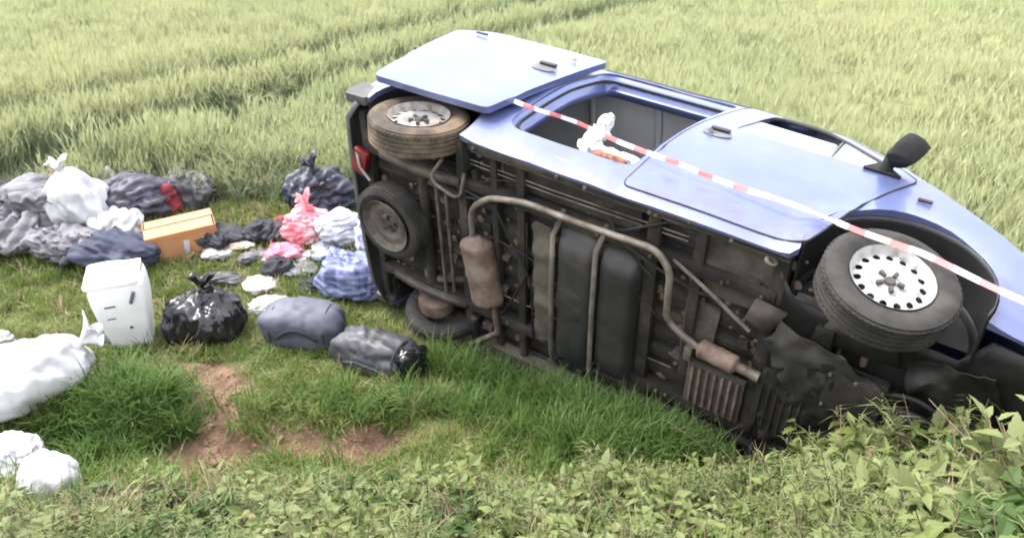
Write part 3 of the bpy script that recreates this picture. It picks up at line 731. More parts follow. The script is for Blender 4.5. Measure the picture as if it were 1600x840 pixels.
# ---------------- wheels
def tyre_prof(R, Wd, rr):
    h = Wd / 2
    p = [(rr, -h * .80), (rr + .02, -h * .92), ((R + rr) / 2, -h * 1.02), (R - .035, -h * .98), (R - .012, -h * .88)]
    for k in range(5):
        a = lerp(-h * .80, h * .80, (k) / 5 + .02); b = lerp(-h * .80, h * .80, (k + 1) / 5 - .02)
        p += [(R - .010, a), (R, a + .004), (R, b - .004), (R - .010, b)]
    p += [(R - .012, h * .88), (R - .035, h * .98), ((R + rr) / 2, h * 1.02), (rr + .02, h * .92), (rr, h * .80)]
    return p
def make_wheel(name, Mx, tm, rm, holes=True, out=-1, R=.325, Wd=.188):
    """axis local Y; the dished outer face looks towards out*Y"""
    rr = .198
    w = MB().lathe(tyre_prof(R, Wd, rr), 72).build(name, tm, van, ang=28); w.matrix_local = Mx
    # tread blocks along the shoulder
    mb = MB()
    for k in range(60):
        a = 2 * pi * k / 60
        for s in (-1, 1):
            mb.box((0, 0, 0), (.008, .034, .012)); n = len(mb.v)
            Rt = Matrix.Rotation(-a, 3, 'Y')
            for i in range(n - 8, n):
                mb.v[i] = tuple(Rt @ (Vector(mb.v[i]) + Vector((R - .0045, s * Wd * .30, 0))))
    mb.build('tread_blocks', tm, w, smooth=False)['kind'] = 'stuff'
    dep = lambda r: out * (interp([(0, .045), (.05, .045), (.065, .030), (.085, .034), (.10, .05), (.13, .055), (.165, .045), (.182, .055), (.186, .075), (.200, .090)], r))
    ol = [(.201 * cos(2 * pi * k / 64), .201 * sin(2 * pi * k / 64)) for k in range(64)]
    hs_ = []
    if holes:
        for k in range(15):
            a = 2 * pi * k / 15
            hs_.append([(.153 * cos(a) + .0185 * cos(t), .153 * sin(a) + .0185 * sin(t)) for t in [2 * pi * i / 10 for i in range(10)]])
    f = lambda u, v: (u, dep(sqrt(u * u + v * v)), v)
    g = lambda u, v: (u, dep(sqrt(u * u + v * v)) - out * .0035, v)
    sheet(f, ol, hs_, inward=g, step=.018, edge=.03).build('rim', rm, w, ang=40)
    MB().lathe([(.198, -Wd * .40), (.185, -Wd * .30), (.180, 0), (.185, Wd * .3), (.198, Wd * .40)], 48).build('rim_barrel', M['rim_dirty'], w)
    mb = MB().lathe([(.001, out * .062), (.024, out * .060), (.030, out * .044)], 20); mb.build('hub_cap', M['tank'], w)
    for k in range(5):
        a = 2 * pi * k / 5 + .3
        mb = MB().box((.052 * cos(a), out * .050, .052 * sin(a)), (.034, .022, .020), Matrix.Rotation(-a, 3, 'Y')); mb.build('wheel_bolt', M['tank'], w, bevel=.004)
    return w
T = Matrix.Translation; RZ = lambda a: Matrix.Rotation(radians(a), 4, 'Z'); RX = lambda a: Matrix.Rotation(radians(a), 4, 'X'); RY = lambda a: Matrix.Rotation(radians(a), 4, 'Y')
make_wheel('front_wheel', T((2.915, -.80, .315)) @ RZ(9) @ RX(7) @ RY(11), M['tyre'], M['rim'])
make_wheel('front_wheel', T((2.915, .80, .315)) @ RZ(9), M['tyre'], M['rim'], out=1)
make_wheel('rear_wheel', T((.0, -.80, .315)) @ RX(-7) @ RY(5), M['mud_tyre'], mat('muddy_white_rim', (.36, .34, .32), (.12, .09, .065), 11, .7, lo=.42, hi=.72))
make_wheel('rear_wheel', T((.04, .82, .40)) @ RX(6), M['tyre'], M['rim_dirty'], out=1)
make_wheel('spare_wheel', T((-.245, -.03, .215)) @ RX(90), M['tyre'], M['rim_dirty'], holes=False, out=-1, R=.285, Wd=.15)

# ---------------- barrier tape across the flank, tied at the pillar and the front bumper
def tapemat():
    m, nt, bs = nodes('red_white_barrier_tape')
    uv = N(nt, 'ShaderNodeUVMap'); sep = N(nt, 'ShaderNodeSeparateXYZ'); nt.links.new(uv.outputs[0], sep.inputs[0])
    md = N(nt, 'ShaderNodeMath', operation='FRACT'); nt.links.new(sep.outputs['X'], md.inputs[0])
    gt = N(nt, 'ShaderNodeMath', operation='GREATER_THAN'); gt.inputs[1].default_value = .58; nt.links.new(md.outputs[0], gt.inputs[0])
    mx = N(nt, 'ShaderNodeMix', data_type='RGBA'); mx.inputs[6].default_value = (.80, .77, .76, 1); mx.inputs[7].default_value = (.66, .20, .20, 1)
    nt.links.new(gt.outputs[0], mx.inputs[0]); nt.links.new(mx.outputs[2], bs.inputs['Base Color']); bs.inputs['Roughness'].default_value = .35
    return m
TP = [(.44, -.945, .69), (.95, -.955, .632), (1.48, -.952, .572), (2.0, -.952, .525), (2.54, -.955, .475), (3.0, -.975, .405), (3.46, -.955, .345), (3.72, -.86, .31), (3.80, -.70, .29)]
vs = []; fs = []; uvx = []
pts = []
for a, b in zip(TP, TP[1:]):
    for k in range(16): pts.append(Vector(a).lerp(Vector(b), k / 16))
dist = 0
for i, p in enumerate(pts):
    if i: dist += (p - pts[i - 1]).length
    tw = .35 + 1.1 * sin(dist * 1.3 + .6) + .25 * sin(dist * 5)
    if dist > 2.15: tw = .9 + .25 * sin(dist * 6)
    d = Vector((0, -sin(tw) * .9, cos(tw))) * .016
    p2 = p + Vector((0, .006 * sin(dist * 9), .008 * sin(dist * 3.7)))
    vs += [p2 - d + Vector((0, -.012, 0)), p2 + Vector((0, -.016, .004 * sin(dist * 31))), p2 + d + Vector((0, -.012, 0))]
    uvx += [dist / .21] * 3
for i in range(len(pts) - 1):
    for k in (0, 1): fs.append((i * 3 + k, i * 3 + 3 + k, i * 3 + 4 + k, i * 3 + 1 + k))
me = bpy.data.meshes.new('barrier_tape'); me.from_pydata([VM @ v for v in vs], [], fs); uvl = me.uv_layers.new(name='UVMap')
for lp in me.loops: uvl.data[lp.index].uv = (uvx[lp.vertex_index], 0)
for p in me.polygons: p.use_smooth = True
me.materials.append(tapemat()); tape = bpy.data.objects.new('barrier_tape', me); COL.objects.link(tape)
tag(tape, 'red and white striped barrier tape stretched along the van flank', 'tape')

# ------------------------------------------------------------------ bags, boxes and clothes thrown on the grass
def fabric(name, c, c2=None, scale=5, rough=.85, b=(60, .25, .004), **k): return mat(name, c, c2, scale, rough, 0, b, **k)
F = {
 'black_bag': mat('black_polythene', (.010, .010, .011), (.018, .018, .020), 6, .22, 0, (20, .35, .01)),
 'dark': fabric('dark_cloth', (.018, .018, .024), (.04, .04, .05), 5),
 'navy': fabric('navy_cloth', (.022, .026, .050), (.055, .062, .10), 6),
 'slate': fabric('slate_grey_nylon', (.060, .063, .090), (.10, .104, .14), 5, .6),
 'charcoal': fabric('charcoal_nylon', (.028, .029, .036), (.068, .068, .080), 6, .5),
 'grey': fabric('light_grey_cloth', (.10, .10, .115), (.22, .21, .23), 4),
 'white': fabric('white_plastic_sack', (.62, .62, .62), (.44, .44, .47), 3, .36, (26, .25, .01)),
 'lilac': fabric('lilac_white_sack', (.70, .68, .76), (.80, .79, .82), 4, .5, (26, .25, .01)),
 'pink': fabric('pink_plastic', (.80, .32, .36), (.78, .60, .60), 6, .5, mid=(.75, .20, .24)),
 'magenta': fabric('magenta_cloth', (.66, .11, .24), (.72, .30, .38), 7),
 'maroon': fabric('dark_red_cloth', (.17, .015, .03), (.24, .04, .05), 7),
 'blue': fabric('pale_blue_cloth', (.30, .36, .62), (.50, .54, .74), 7),
 'tan': fabric('tan_cloth', (.50, .38, .28), (.62, .52, .42), 7),
}
def plaid(name, base, l1, l2, s=16):
    m, nt, bs = nodes(name); tc = N(nt, 'ShaderNodeTexCoord'); cur = None
    prev = None
    for ax, colr, sc, th in (('X', l1, s, .55), ('Y', l1, s, .55), ('X', l2, s * .5, .72), ('Z', l2, s * .5, .72), ('Z', l1, s, .55)):
        sp = N(nt, 'ShaderNodeSeparateXYZ'); nt.links.new(tc.outputs['Object'], sp.inputs[0])
        mu = N(nt, 'ShaderNodeMath', operation='MULTIPLY'); mu.inputs[1].default_value = sc; nt.links.new(sp.outputs[ax], mu.inputs[0])
        fr = N(nt, 'ShaderNodeMath', operation='FRACT'); nt.links.new(mu.outputs[0], fr.inputs[0])
        g = N(nt, 'ShaderNodeMath', operation='GREATER_THAN'); g.inputs[1].default_value = th; nt.links.new(fr.outputs[0], g.inputs[0])
        h = N(nt, 'ShaderNodeMath', operation='MULTIPLY'); h.inputs[1].default_value = .5; nt.links.new(g.outputs[0], h.inputs[0])
        mx = N(nt, 'ShaderNodeMix', data_type='RGBA'); nt.links.new(h.outputs[0], mx.inputs[0])
        if prev is None: mx.inputs[6].default_value = (*base, 1)
        else: nt.links.new(prev, mx.inputs[6])
        mx.inputs[7].default_value = (*colr, 1); prev = mx.outputs[2]
    nt.links.new(prev, bs.inputs['Base Color']); bs.inputs['Roughness'].default_value = .55
    bump(nt, bs, 18, .4, .01)
    return m
F['plaid'] = plaid('blue_plaid_weave', (.06, .08, .22), (.24, .27, .42), (.03, .035, .08))
F['plaid_dark'] = plaid('dark_plaid_cloth', (.03, .03, .045), (.09, .085, .12), (.012, .012, .016), 14)
F['stripe'] = plaid('blue_white_stripe_cloth', (.55, .57, .70), (.20, .25, .55), (.75, .75, .80), 12)

ICO = {}
def ico(sub):
    if sub not in ICO:
        bm = bmesh.new(); bmesh.ops.create_icosphere(bm, subdivisions=sub, radius=1)
        v = np.array([p.co[:] for p in bm.verts]); e = np.array([[q.index for q in ed.verts] for ed in bm.edges]); f = [[q.index for q in fc.verts] for fc in bm.faces]; bm.free()
        ICO[sub] = (v / np.linalg.norm(v, axis=1)[:, None], e, f)
    return ICO[sub]

def crumple(x0, p0, E, seed, excess=.35, vert=.75, dirn=(0, 0, 1), anchor=.018, bend_=.05, freq=4.0, seedamp=.06, iters=150):
    """slack skin: the edges are longer than the shape they cover, so the surface buckles into folds"""
    n = len(x0); I, J = E[:, 0], E[:, 1]; d = x0[J] - x0[I]; rest = np.linalg.norm(d, axis=1)
    sz = (x0.max(0) - x0.min(0)).mean(); off = Vector((seed * 3.7, seed * 1.3, 0))
    patch = np.array([noise.noise(Vector(q) * 1.4 + off) for q in p0]); patch = np.clip(.75 + 1.3 * patch, .1, 1.6)
    dn = np.array(dirn, float); dn /= np.linalg.norm(dn)
    along = np.abs((d / (rest[:, None] + 1e-9)) @ dn)
    rest = rest * (1 + excess * (1 - vert * along) * (patch[I] + patch[J]) / 2)
    deg = np.bincount(E.ravel(), minlength=n).astype(float); idx = np.concatenate([I, J])
    q0 = (p0 - np.outer(p0 @ dn, dn) * .7 * vert) * freq
    sx = np.array([noise.noise(Vector(q) + off) + .5 * noise.noise(Vector(q) * 2.2 + off) for q in q0])
    x = x0 + p0 * (sx * seedamp * sz)[:, None]
    def lap(y):
        m = np.empty_like(y); yy = np.concatenate([y[J], y[I]])
        for ax in range(3): m[:, ax] = np.bincount(idx, yy[:, ax], n) / deg
        return m - y
    for it in range(iters):
        d = x[J] - x[I]; Ln = np.linalg.norm(d, axis=1) + 1e-9
        c = d * ((Ln - rest) / Ln * .5)[:, None]; cc = np.concatenate([c, -c])
        for ax in range(3): x[:, ax] += 1.6 * np.bincount(idx, cc[:, ax], n) / deg
        x += anchor * (x0 - x)
        x -= bend_ * lap(lap(x))
    return x

def bagmesh(dim, seed, wr=.10, low=.22, sub=5, sag=.35, neck=None, power=2.4, folds=None, bend_=None):
    """a slack bag resting on z=0: dim = length, depth, height"""
    p0, E, Fc = ico(sub); so_ = Vector((seed * 13.7, seed * 5.1, seed * 2.3))
    k = (np.abs(p0) ** power).sum(1) ** (-1 / power)
    ln = np.array([noise.noise(Vector(q) * 1.3 + so_) + .35 * noise.noise(Vector(q) * 2.7 + so_) for q in p0])
    x0 = p0 * (k * (1 + low * ln))[:, None] * np.array(dim) / 2
    rr = random.Random(seed)
    if folds is None:
        folds = (0, 0, 1) if wr < .19 else (rr.uniform(-1, 1), rr.uniform(-1, 1), rr.uniform(-.3, .3))
    x = crumple(x0, p0, E, seed, excess=min(1.0, wr * 3.4), vert=.8, dirn=folds, bend_=bend_ or (.034 if wr < .19 else .04), freq=5.0 if sub == 5 else 3.4)
    if neck:
        nk = np.array(neck, float); nk /= np.linalg.norm(nk); c = p0 @ nk
        t = np.clip((c - .72) / .28, 0, 1); lat = p0 - np.outer(c, nk)
        x = x + np.outer(t ** 2 * .18 * dim[2], nk)
    lo, hi = x[:, 2].min(), x[:, 2].max(); cut = lo + (hi - lo) * .5 * sag
    g = x[:, 2] < cut
    e = 1 + .10 * np.minimum(1, (cut - x[g, 2]) / .08); x[g, 0] *= e; x[g, 1] *= e; x[g, 2] = cut - (cut - x[g, 2]) * .12
    x[:, 2] -= cut - (cut - lo) * .12
    x[:, 2] *= dim[2] / max(.01, x[:, 2].max()) * .96
    me = bpy.data.meshes.new('bag'); me.from_pydata(x.tolist(), [], Fc)
    for p in me.polygons: p.use_smooth = True
    return me

def put(name, label, cat, u, v, dim, m, seed, rz=0, tilt=(0, 0), group=None, sink=.015, dz=0, **kw):
    if v < 415 and u < 340: dim = (dim[0] * 1.25, dim[1] * 1.2, dim[2] * 1.0)
    elif v < 460: dim = tuple(q * 1.1 for q in dim)
    me = bagmesh(dim, seed, **kw); me.name = name; me.materials.append(m)
    o = bpy.data.objects.new(name, me); COL.objects.link(o)
    p = onground(u, v); o.location = p + Vector((0, 0, dz - sink)); o.rotation_euler = (radians(tilt[0]), radians(tilt[1]), radians(rz))
    return tag(o, label, cat, group)

def frill(o, at_, up, m, r=.035, h=.10, name='tied_neck'):
    """gathered neck of a tied bag"""
    mb = MB(); up = Vector(up).normalized(); u = up.orthogonal().normalized(); w = up.cross(u); P = []
    for k in range(33):
        a = 2 * pi * k / 32; row = []
        for t, q in ((-.3, 1.5), (0, .55), (.15, .5), (.5, 1.0), (.8, 1.6), (1, 2.1)):
            rr = r * q * (1 + (.35 * sin(a * 5) + .2 * sin(a * 3 + 1)) * max(0, t))
            row.append(Vector(at_) + up * (h * t) + (u * cos(a) + w * sin(a)) * rr + up * (.025 * sin(a * 4) * max(0, t)))
        P.append(row)
    return mb.grid(P).build(name, m, o, thick=.003, ang=80)

put('clothes_bag', 'dark bag at the far left end of the pile against the crop', 'bag', 32, 325, (.38, .34, .30), F['dark'], 1, low=.3)
put('blanket', 'big pale grey blanket heaped behind the left of the pile', 'blanket', 82, 345, (.66, .46, .46), F['grey'], 2, wr=.26, low=.3)
put('cloth', 'small dark red cloth tucked between grey blanket and white sack', 'cloth', 104, 330, (.16, .14, .44), F['maroon'], 3, wr=.25, sub=4)
o = put('white_sack', 'large bright white sack leaning in the middle of the left pile', 'sack', 138, 350, (.46, .36, .60), F['white'], 4, wr=.10, tilt=(8, -14), neck=(.3, 0, 1))
frill(o, (.03, 0, .56), (.3, 0, 1), F['white'], .035, .10)
o = put('plastic_bag', 'small pointed white bag behind the large white sack', 'bag', 170, 316, (.26, .22, .40), F['white'], 5, wr=.22, neck=(.3, 0, 1), sub=4)
o = put('rubbish_bag', 'black plaid bag behind the cardboard box, nearest the white sack', 'bag', 214, 335, (.52, .42, .42), F['plaid_dark'], 6, wr=.20, low=.3)
put('clothes_bag', 'blue grey cloth bag behind the right end of the cardboard box', 'bag', 296, 322, (.44, .36, .42), F['charcoal'], 7, wr=.16, low=.3)
put('cloth', 'dark red cloth lying between the two bags behind the cardboard box', 'cloth', 262, 332, (.22, .2, .34), F['maroon'], 8, wr=.25, sub=4)
put('clothes_heap', 'light grey heap of clothes cut by the left picture edge', 'clothes', 12, 385, (.56, .42, .36), F['grey'], 9, wr=.26, low=.3)
put('plastic_bag', 'small white bag in front of the grey blanket', 'bag', 56, 390, (.17, .16, .27), F['white'], 10, wr=.22, sub=4)
put('blanket', 'flat grey blanket in front of the white sack', 'blanket', 106, 395, (.48, .32, .26), fabric('mid_grey_cloth', (.11, .11, .125), (.22, .21, .23), 5), 11, wr=.26, low=.3)
put('plastic_bag', 'crumpled white bag just left of the cardboard box', 'bag', 190, 366, (.32, .26, .28), F['white'], 12, wr=.26, sub=4)
put('clothes_bag', 'slate blue cloth bag behind the upright white box', 'bag', 188, 412, (.52, .36, .32), F['navy'], 13, wr=.20, low=.28)
put('jacket', 'black jacket crumpled at the right end of the cardboard box', 'jacket', 342, 380, (0.34, 0.34, 0.16), F['dark'], 14, wr=.28, low=.35)
put('cloth', 'small white cloth on the grass below the black jacket', 'cloth', 341, 398, (0.22, 0.20, 0.08), F['white'], 15, wr=.3, sub=4)
put('cloth', 'tan cloth beside the black jacket', 'cloth', 370, 383, (0.31, 0.21, 0.08), F['tan'], 16, wr=.3, sub=4)
put('jacket', 'flat black jacket left of the pink bag', 'jacket', 424, 370, (0.45, 0.34, 0.16), F['dark'], 17, wr=.28, low=.3)
o = put('plastic_bag', 'pink plastic bag in front of the black rubbish bag', 'bag', 482, 372, (.36, .30, .32), F['pink'], 18, wr=.26, low=.3)
frill(o, (.02, 0, .33), (-.2, -.3, 1), F['pink'], .03, .10)
o = put('rubbish_bag', 'black rubbish bag standing against the crop near the van tail', 'bag', 506, 330, (.54, .42, .44), fabric('blue_black_nylon', (.014, .016, .028), (.035, .04, .065), 5, .45), 19, wr=.22, low=.28)
frill(o, (-.05, -.02, .45), (-.3, -.2, 1), bpy.data.materials['blue_black_nylon'], .035, .10)
put('garment', 'white garment lying between the pink bag and the van tail', 'garment', 535, 378, (.34, .30, .30), F['white'], 20, wr=.28, low=.3)
put('striped_bag', 'blue and white bag leaning against the van tail', 'bag', 574, 398, (.22, .28, .46), F['stripe'], 21, wr=.22, tilt=(0, 14))
put('plaid_bag', 'blue plaid laundry bag below the van tail', 'bag', 552, 455, (.46, .34, .34), F['plaid'], 22, wr=.20, power=3.2)
put('cloth', 'bright magenta cloth on the grass below the pink bag', 'cloth', 447, 397, (0.28, 0.24, 0.10), F['magenta'], 23, wr=.3, sub=4)
put('shoe_bag', 'small dark bag on the grass below the magenta cloth', 'bag', 437, 425, (.24, .2, .14), F['dark'], 24, wr=.25, sub=4)
put('cloth', 'grey cloth between the small dark bag and the plaid bag', 'cloth', 472, 424, (0.28, 0.21, 0.08), F['grey'], 25, wr=.3, sub=4)
put('cloth', 'pinkish white cloth above the white cloth by the duffel bag', 'cloth', 408, 448, (0.22, 0.24, 0.09), fabric('pinkish_white_cloth', (.72, .58, .58), (.62, .55, .56), 8), 26, wr=.3, sub=4)
put('cloth', 'white cloth tucked behind the grey duffel bag', 'cloth', 424, 484, (.34, .24, .12), F['white'], 27, wr=.25)
put('cloth', 'thin black strap bag lying above the glossy black bag', 'bag', 350, 442, (.34, .14, .10), F['charcoal'], 31, wr=.3, sub=4)
o = put('rubbish_bag', 'glossy black rubbish bag alone on the grass right of the white box', 'bag', 326, 524, (.58, .48, .44), F['black_bag'], 28, wr=.13, low=.2, neck=(.1, .1, 1), sag=.25)
frill(o, (.0, .02, .40), (.15, .3, 1), F['black_bag'], .04, .10)

for i, (lab, u, v, d_, mm_) in enumerate((
    ('black cloth scrap between the cardboard box and the flat black jacket', 384, 372, (.26, .18, .10), 'dark'),
    ('grey cloth scrap left of the magenta cloth', 400, 402, (.24, .16, .08), 'grey'),
    ('dark red cloth scrap left of the pink bag, on the flat black jacket', 446, 356, (.20, .16, .12), 'maroon'),
    ('pale blue garment between the pink bag and the plaid bag', 512, 398, (.30, .20, .12), 'blue'),
    ('white paper scrap above the small dark bag', 424, 408, (.14, .10, .06), 'white'),
    ('black garment between the plaid bag and the grey duffel bag', 500, 446, (.28, .18, .10), 'dark'),
    ('pale lilac scrap right of the magenta cloth', 480, 400, (.18, .12, .06), 'lilac'),
    ('black clothes at the front of the left pile, below the flat grey blanket', 120, 402, (.34, .2, .14), 'dark'),
    ('black bag squeezed between the grey heap and the grey blanket', 48, 348, (.34, .3, .30), 'plaid_dark'))):
    put('bag' if 'black bag' in lab else ('garment' if 'garment' in lab or 'clothes' in lab else 'scrap'), lab, 'bag' if 'black bag' in lab else ('clothes' if 'garment' in lab or 'clothes' in lab else 'scrap'), u, v, d_, F[mm_], 80 + i, rz=i * 37, wr=.30, low=.35, sub=4)

# grey duffel bag with piping, zip, strap
p = onground(478, 530)
duf = empty('duffel_bag', p, (0, 0, radians(-6))); tag(duf, 'slate grey duffel bag on the grass next to the long dark bag', 'bag')
me = bagmesh((.60, .38, .32), 40, wr=.035, low=.12, power=3.4, sag=.3); me.name = 'bag_body'; me.materials.append(F['slate'])
b = bpy.data.objects.new('bag_body', me); COL.objects.link(b); b.parent = duf
for s in (-1, 1):
    P = [(s * .20, .185 * cos(a), .13 + .145 * sin(a)) for a in [lerp(-.5, pi + .5, k / 20) for k in range(21)]]
    MB().tube(P, .007, 6).build('piping', F['dark'], duf)
MB().tube([(-.24, -.02, .255), (-.1, -.02, .285), (.1, -.02, .285), (.24, -.02, .255)], .006, 6).build('zip', F['dark'], duf)
MB().grid([[(x, -.19 - .03 * sin(t * pi), .10 + .09 * sin(t * pi) + dz) for x, t in [(lerp(-.16, .16, k / 12), k / 12) for k in range(13)]] for dz in (-.016, .016)]).build('carry_strap', F['dark'], duf, thick=.004)
# long dark bag
p = onground(592, 572)
lb = empty('holdall', p, (0, 0, radians(-28))); tag(lb, 'long charcoal holdall on the grass pointing at the van', 'bag')
me = bagmesh((.66, .32, .27), 43, wr=.045, low=.16, power=3, sag=.3); me.name = 'bag_body'; me.materials.append(F['charcoal'])
b = bpy.data.objects.new('bag_body', me); COL.objects.link(b); b.parent = lb
P = [(.22, .15 * cos(a), .12 + .13 * sin(a)) for a in [lerp(-.4, pi + .4, k / 20) for k in range(21)]]
MB().tube(P, .009, 6).build('piping', F['dark'], lb)
me = bagmesh((.16, .26, .24), 44, wr=.15, sub=4, power=3); me.name = 'end_pocket'; me.materials.append(F['black_bag'])
b = bpy.data.objects.new('end_pocket', me); COL.objects.link(b); b.parent = lb; b.location = (.27, 0, 0)
MB().tube([(-.2, -.15, .06), (-.05, -.19, .12), (.1, -.18, .10), (.24, -.15, .03)], .010, 6).build('carry_strap', F['dark'], lb)

# cardboard box
p = onground(283, 398)
cb = empty('cardboard_box', p + Vector((0, .12, -.02)), (radians(4), radians(-5), radians(24)))
tag(cb, 'brown cardboard box lying in front of the dark bags', 'box')
card = mat('cardboard', (.40, .18, .080), (.47, .24, .115), 5, .85, 0, (120, .1, .001)); card_lit = mat('cardboard_top_lit', (.40, .215, .11), (.46, .27, .15), 4, .85)  # flaps get a paler cardboard: light falling on the top put into the colour
L_, D_, H_ = .58, .34, .27
mb = MB(); t = .006
mb.box((0, -D_ / 2, H_ / 2), (L_, t, H_)); mb.box((0, D_ / 2, H_ / 2), (L_, t, H_)); mb.box((-L_ / 2, 0, H_ / 2), (t, D_ - .008, H_)); mb.box((L_ / 2, 0, H_ / 2), (t, D_ - .008, H_)); mb.box((0, 0, t), (L_ - .01, D_ - .01, t))
mb.build('box_walls', card, cb, smooth=False)
MB().box((-.005, -.086, H_ + .004), (L_ - .02, .166, .005), Matrix.Rotation(radians(3), 3, 'X')).build('box_flap', card_lit, cb, smooth=False)
MB().box((.005, .086, H_ + .008), (L_ - .02, .166, .005), Matrix.Rotation(radians(-5), 3, 'X')).build('box_flap', card_lit, cb, smooth=False)
MB().box((.02, -D_ / 2 - .0045, .12), (.045, .002, .13), Matrix.Rotation(radians(8), 3, 'Y')).build('paper_label', F['white'], cb, smooth=False)
MB().box((0, -D_ / 2 - .0040, H_ * .985 - .02), (L_ - .01, .0015, .03)).build('parcel_tape', mat('brown_parcel_tape', (.40, .19, .08), (.45, .22, .1), 6, .3), cb, smooth=False)

# upright white box
p = onground(197, 545)
wbx = empty('white_box', p + Vector((.0, .16, -.02)), (radians(3), radians(-3), radians(17)))
tag(wbx, 'tall white plastic box standing upright on the grass', 'box')
wpl = mat('white_plastic', (.82, .82, .83), (.74, .74, .76), 3, .4, 0, (9, .25, .02))
rows = []
for i in range(15):
    t = i / 14; z = .56 * t; w = lerp(.140, .185, sm(0, .8, t)); d = lerp(.13, .165, sm(0, .8, t))
    if t > .90: w *= 1 - .05 * (t - .90) / .1; d *= 1 - .05 * (t - .90) / .1
    base = rounded([(-w, -d), (w, -d), (w, d), (-w, d)], .035, 5)
    rows.append([(x + .006 * noise.noise(Vector((x * 9, y * 9, z * 7))), y + .012 * noise.noise(Vector((x * 8, y * 8 + 4, z * 6))), z + .01 * noise.noise(Vector((x * 5, y * 5, 3)))) for x, y in base])
mb = MB(); P = [r + [r[0]] for r in rows]; mb.grid(P); n = len(rows[0]); mb.add(rows[0], [tuple(range(n))])
mb.build('box_body', wpl, wbx, thick=.004)
top = rounded([(-.190, -.165), (.180, -.165), (.180, .170), (-.190, .170)], .03, 5)
sheet(lambda x, y: (x - .012, y, .575 + .05 * (y + .1) + .02 * noise.noise(Vector((x * 7, y * 7, 2)))), top, inward=lambda x, y: (x - .012, y, .555 + .05 * (y + .1)), step=.05).build('box_lid', wpl, wbx)
MB().box((-.06, -.166, .40), (.075, .012, .014)).build('grip_slot', M['dish'], wbx, bevel=.004)
MB().box((-.075, -.158, .30), (.060, .012, .010)).build('grip_slot', M['dish'], wbx, bevel=.003)
MB().box((.035, -.150, .20), (.022, .012, .016)).build('drain_plug', M['tank'], wbx, bevel=.004)
MB().box((.100, -.174, .45), (.024, .012, .10), Matrix.Rotation(radians(24), 3, 'Y')).build('latch', M['dish'], wbx, bevel=.005)

# white sacks at lower left
o = put('white_sack', 'long bulging white sack lying across the ditch at the left edge', 'sack', 52, 628, (.86, .50, .44), F['white'], 50, rz=22, tilt=(0, -12), wr=.06, low=.16, dz=.03, sag=.2)
frill(o, (.42, .03, .26), (1, .1, .35), F['white'], .05, .13)
o = put('white_sack', 'white sack in the weeds, rightmost of the two low sacks', 'sack', 84, 772, (.30, .32, .30), F['white'], 51, rz=30, wr=.09, low=.2)
put('white_sack', 'lilac white sack half hidden at the lower left edge', 'sack', 16, 742, (.42, .36, .32), F['lilac'], 52, rz=10, wr=.22, low=.2)
put('plastic_bag', 'scrap of white plastic on the grass at the left edge', 'scrap', 6, 540, (.16, .14, .14), F['white'], 53, wr=.3, sub=4)

# things caught in the door opening
me = bagmesh((.10, .07, .44), 60, wr=.28, low=.3, sub=4, sag=.05); me.materials.append(F['white']); me.name = 'knotted_cloth'
o = bpy.data.objects.new('knotted_cloth', me); COL.objects.link(o)
o.matrix_world = VM @ T((1.10, -.86, .49)) @ RX(8) @ RY(-4); tag(o, 'white knotted cloth hanging over the sill of the door opening', 'cloth')
me = bagmesh((.34, .16, .10), 61, wr=.12, low=.2, sub=4, sag=.1, power=4); me.materials.append(F['white']); me.name = 'foam_pad'
o = bpy.data.objects.new('foam_pad', me); COL.objects.link(o)
o.matrix_world = VM @ T((1.29, -.82, .52)) @ RZ(0) @ RY(2); tag(o, 'white foam pad lying on the van door step', 'pad')
me = bagmesh((.22, .10, .06), 62, wr=.12, low=.2, sub=4, sag=.1, power=4); me.materials.append(mat('rust_brown_cloth', (.20, .07, .035), (.28, .11, .06), 7, .8)); me.name = 'brown_cloth'
o = bpy.data.objects.new('brown_cloth', me); COL.objects.link(o)
o.matrix_world = VM @ T((1.27, -.865, .475)); tag(o, 'small rust brown cloth under the foam pad', 'cloth')

# ------------------------------------------------------------------ vegetation
L = {
 'barley': leafmat('barley_leaf', ((.25, .315, .165), (.30, .355, .175), (.30, .34, .20)), .25, .4),
 'barley_stem': leafmat('barley_stem', ((.21, .255, .165), (.25, .285, .175), (.27, .295, .205)), .4, .2),
 'ear': leafmat('barley_ear', ((.42, .465, .24), (.51, .52, .28), (.48, .50, .29)), .25, .3),
 'grass': leafmat('verge_grass', ((.105, .175, .032), (.195, .235, .060), (.16, .21, .050)), .9, .35),
 'lush': leafmat('lush_grass', ((.075, .145, .028), (.125, .195, .045), (.10, .17, .045)), .9, .4),
 'dry': leafmat('dry_grass', ((.30, .25, .14), (.22, .19, .10), (.36, .30, .18)), .9, .2),
 'weed': leafmat('weed_leaf', ((.070, .118, .024), (.140, .180, .044), (.17, .195, .065)), 1.4, .3),
 'weed_pale': leafmat('pale_weed_leaf', ((.125, .170, .052), (.185, .215, .075), (.20, .22, .10)), 1.2, .3),
 'weed_dark': leafmat('dark_weed_leaf', ((.032, .072, .012), (.06, .11, .020), (.065, .10, .026)), 1.2, .3),
 'stem': mat('weed_stem', (.13, .12, .055), (.19, .16, .085), 5, .7),
 'twig': mat('dead_brown_stem', (.17, .105, .075), (.28, .19, .14), 5, .85),
 'red': leafmat('reddish_dead_leaf', ((.19, .085, .06), (.26, .13, .085), (.22, .13, .09)), 1.2, .15),
}
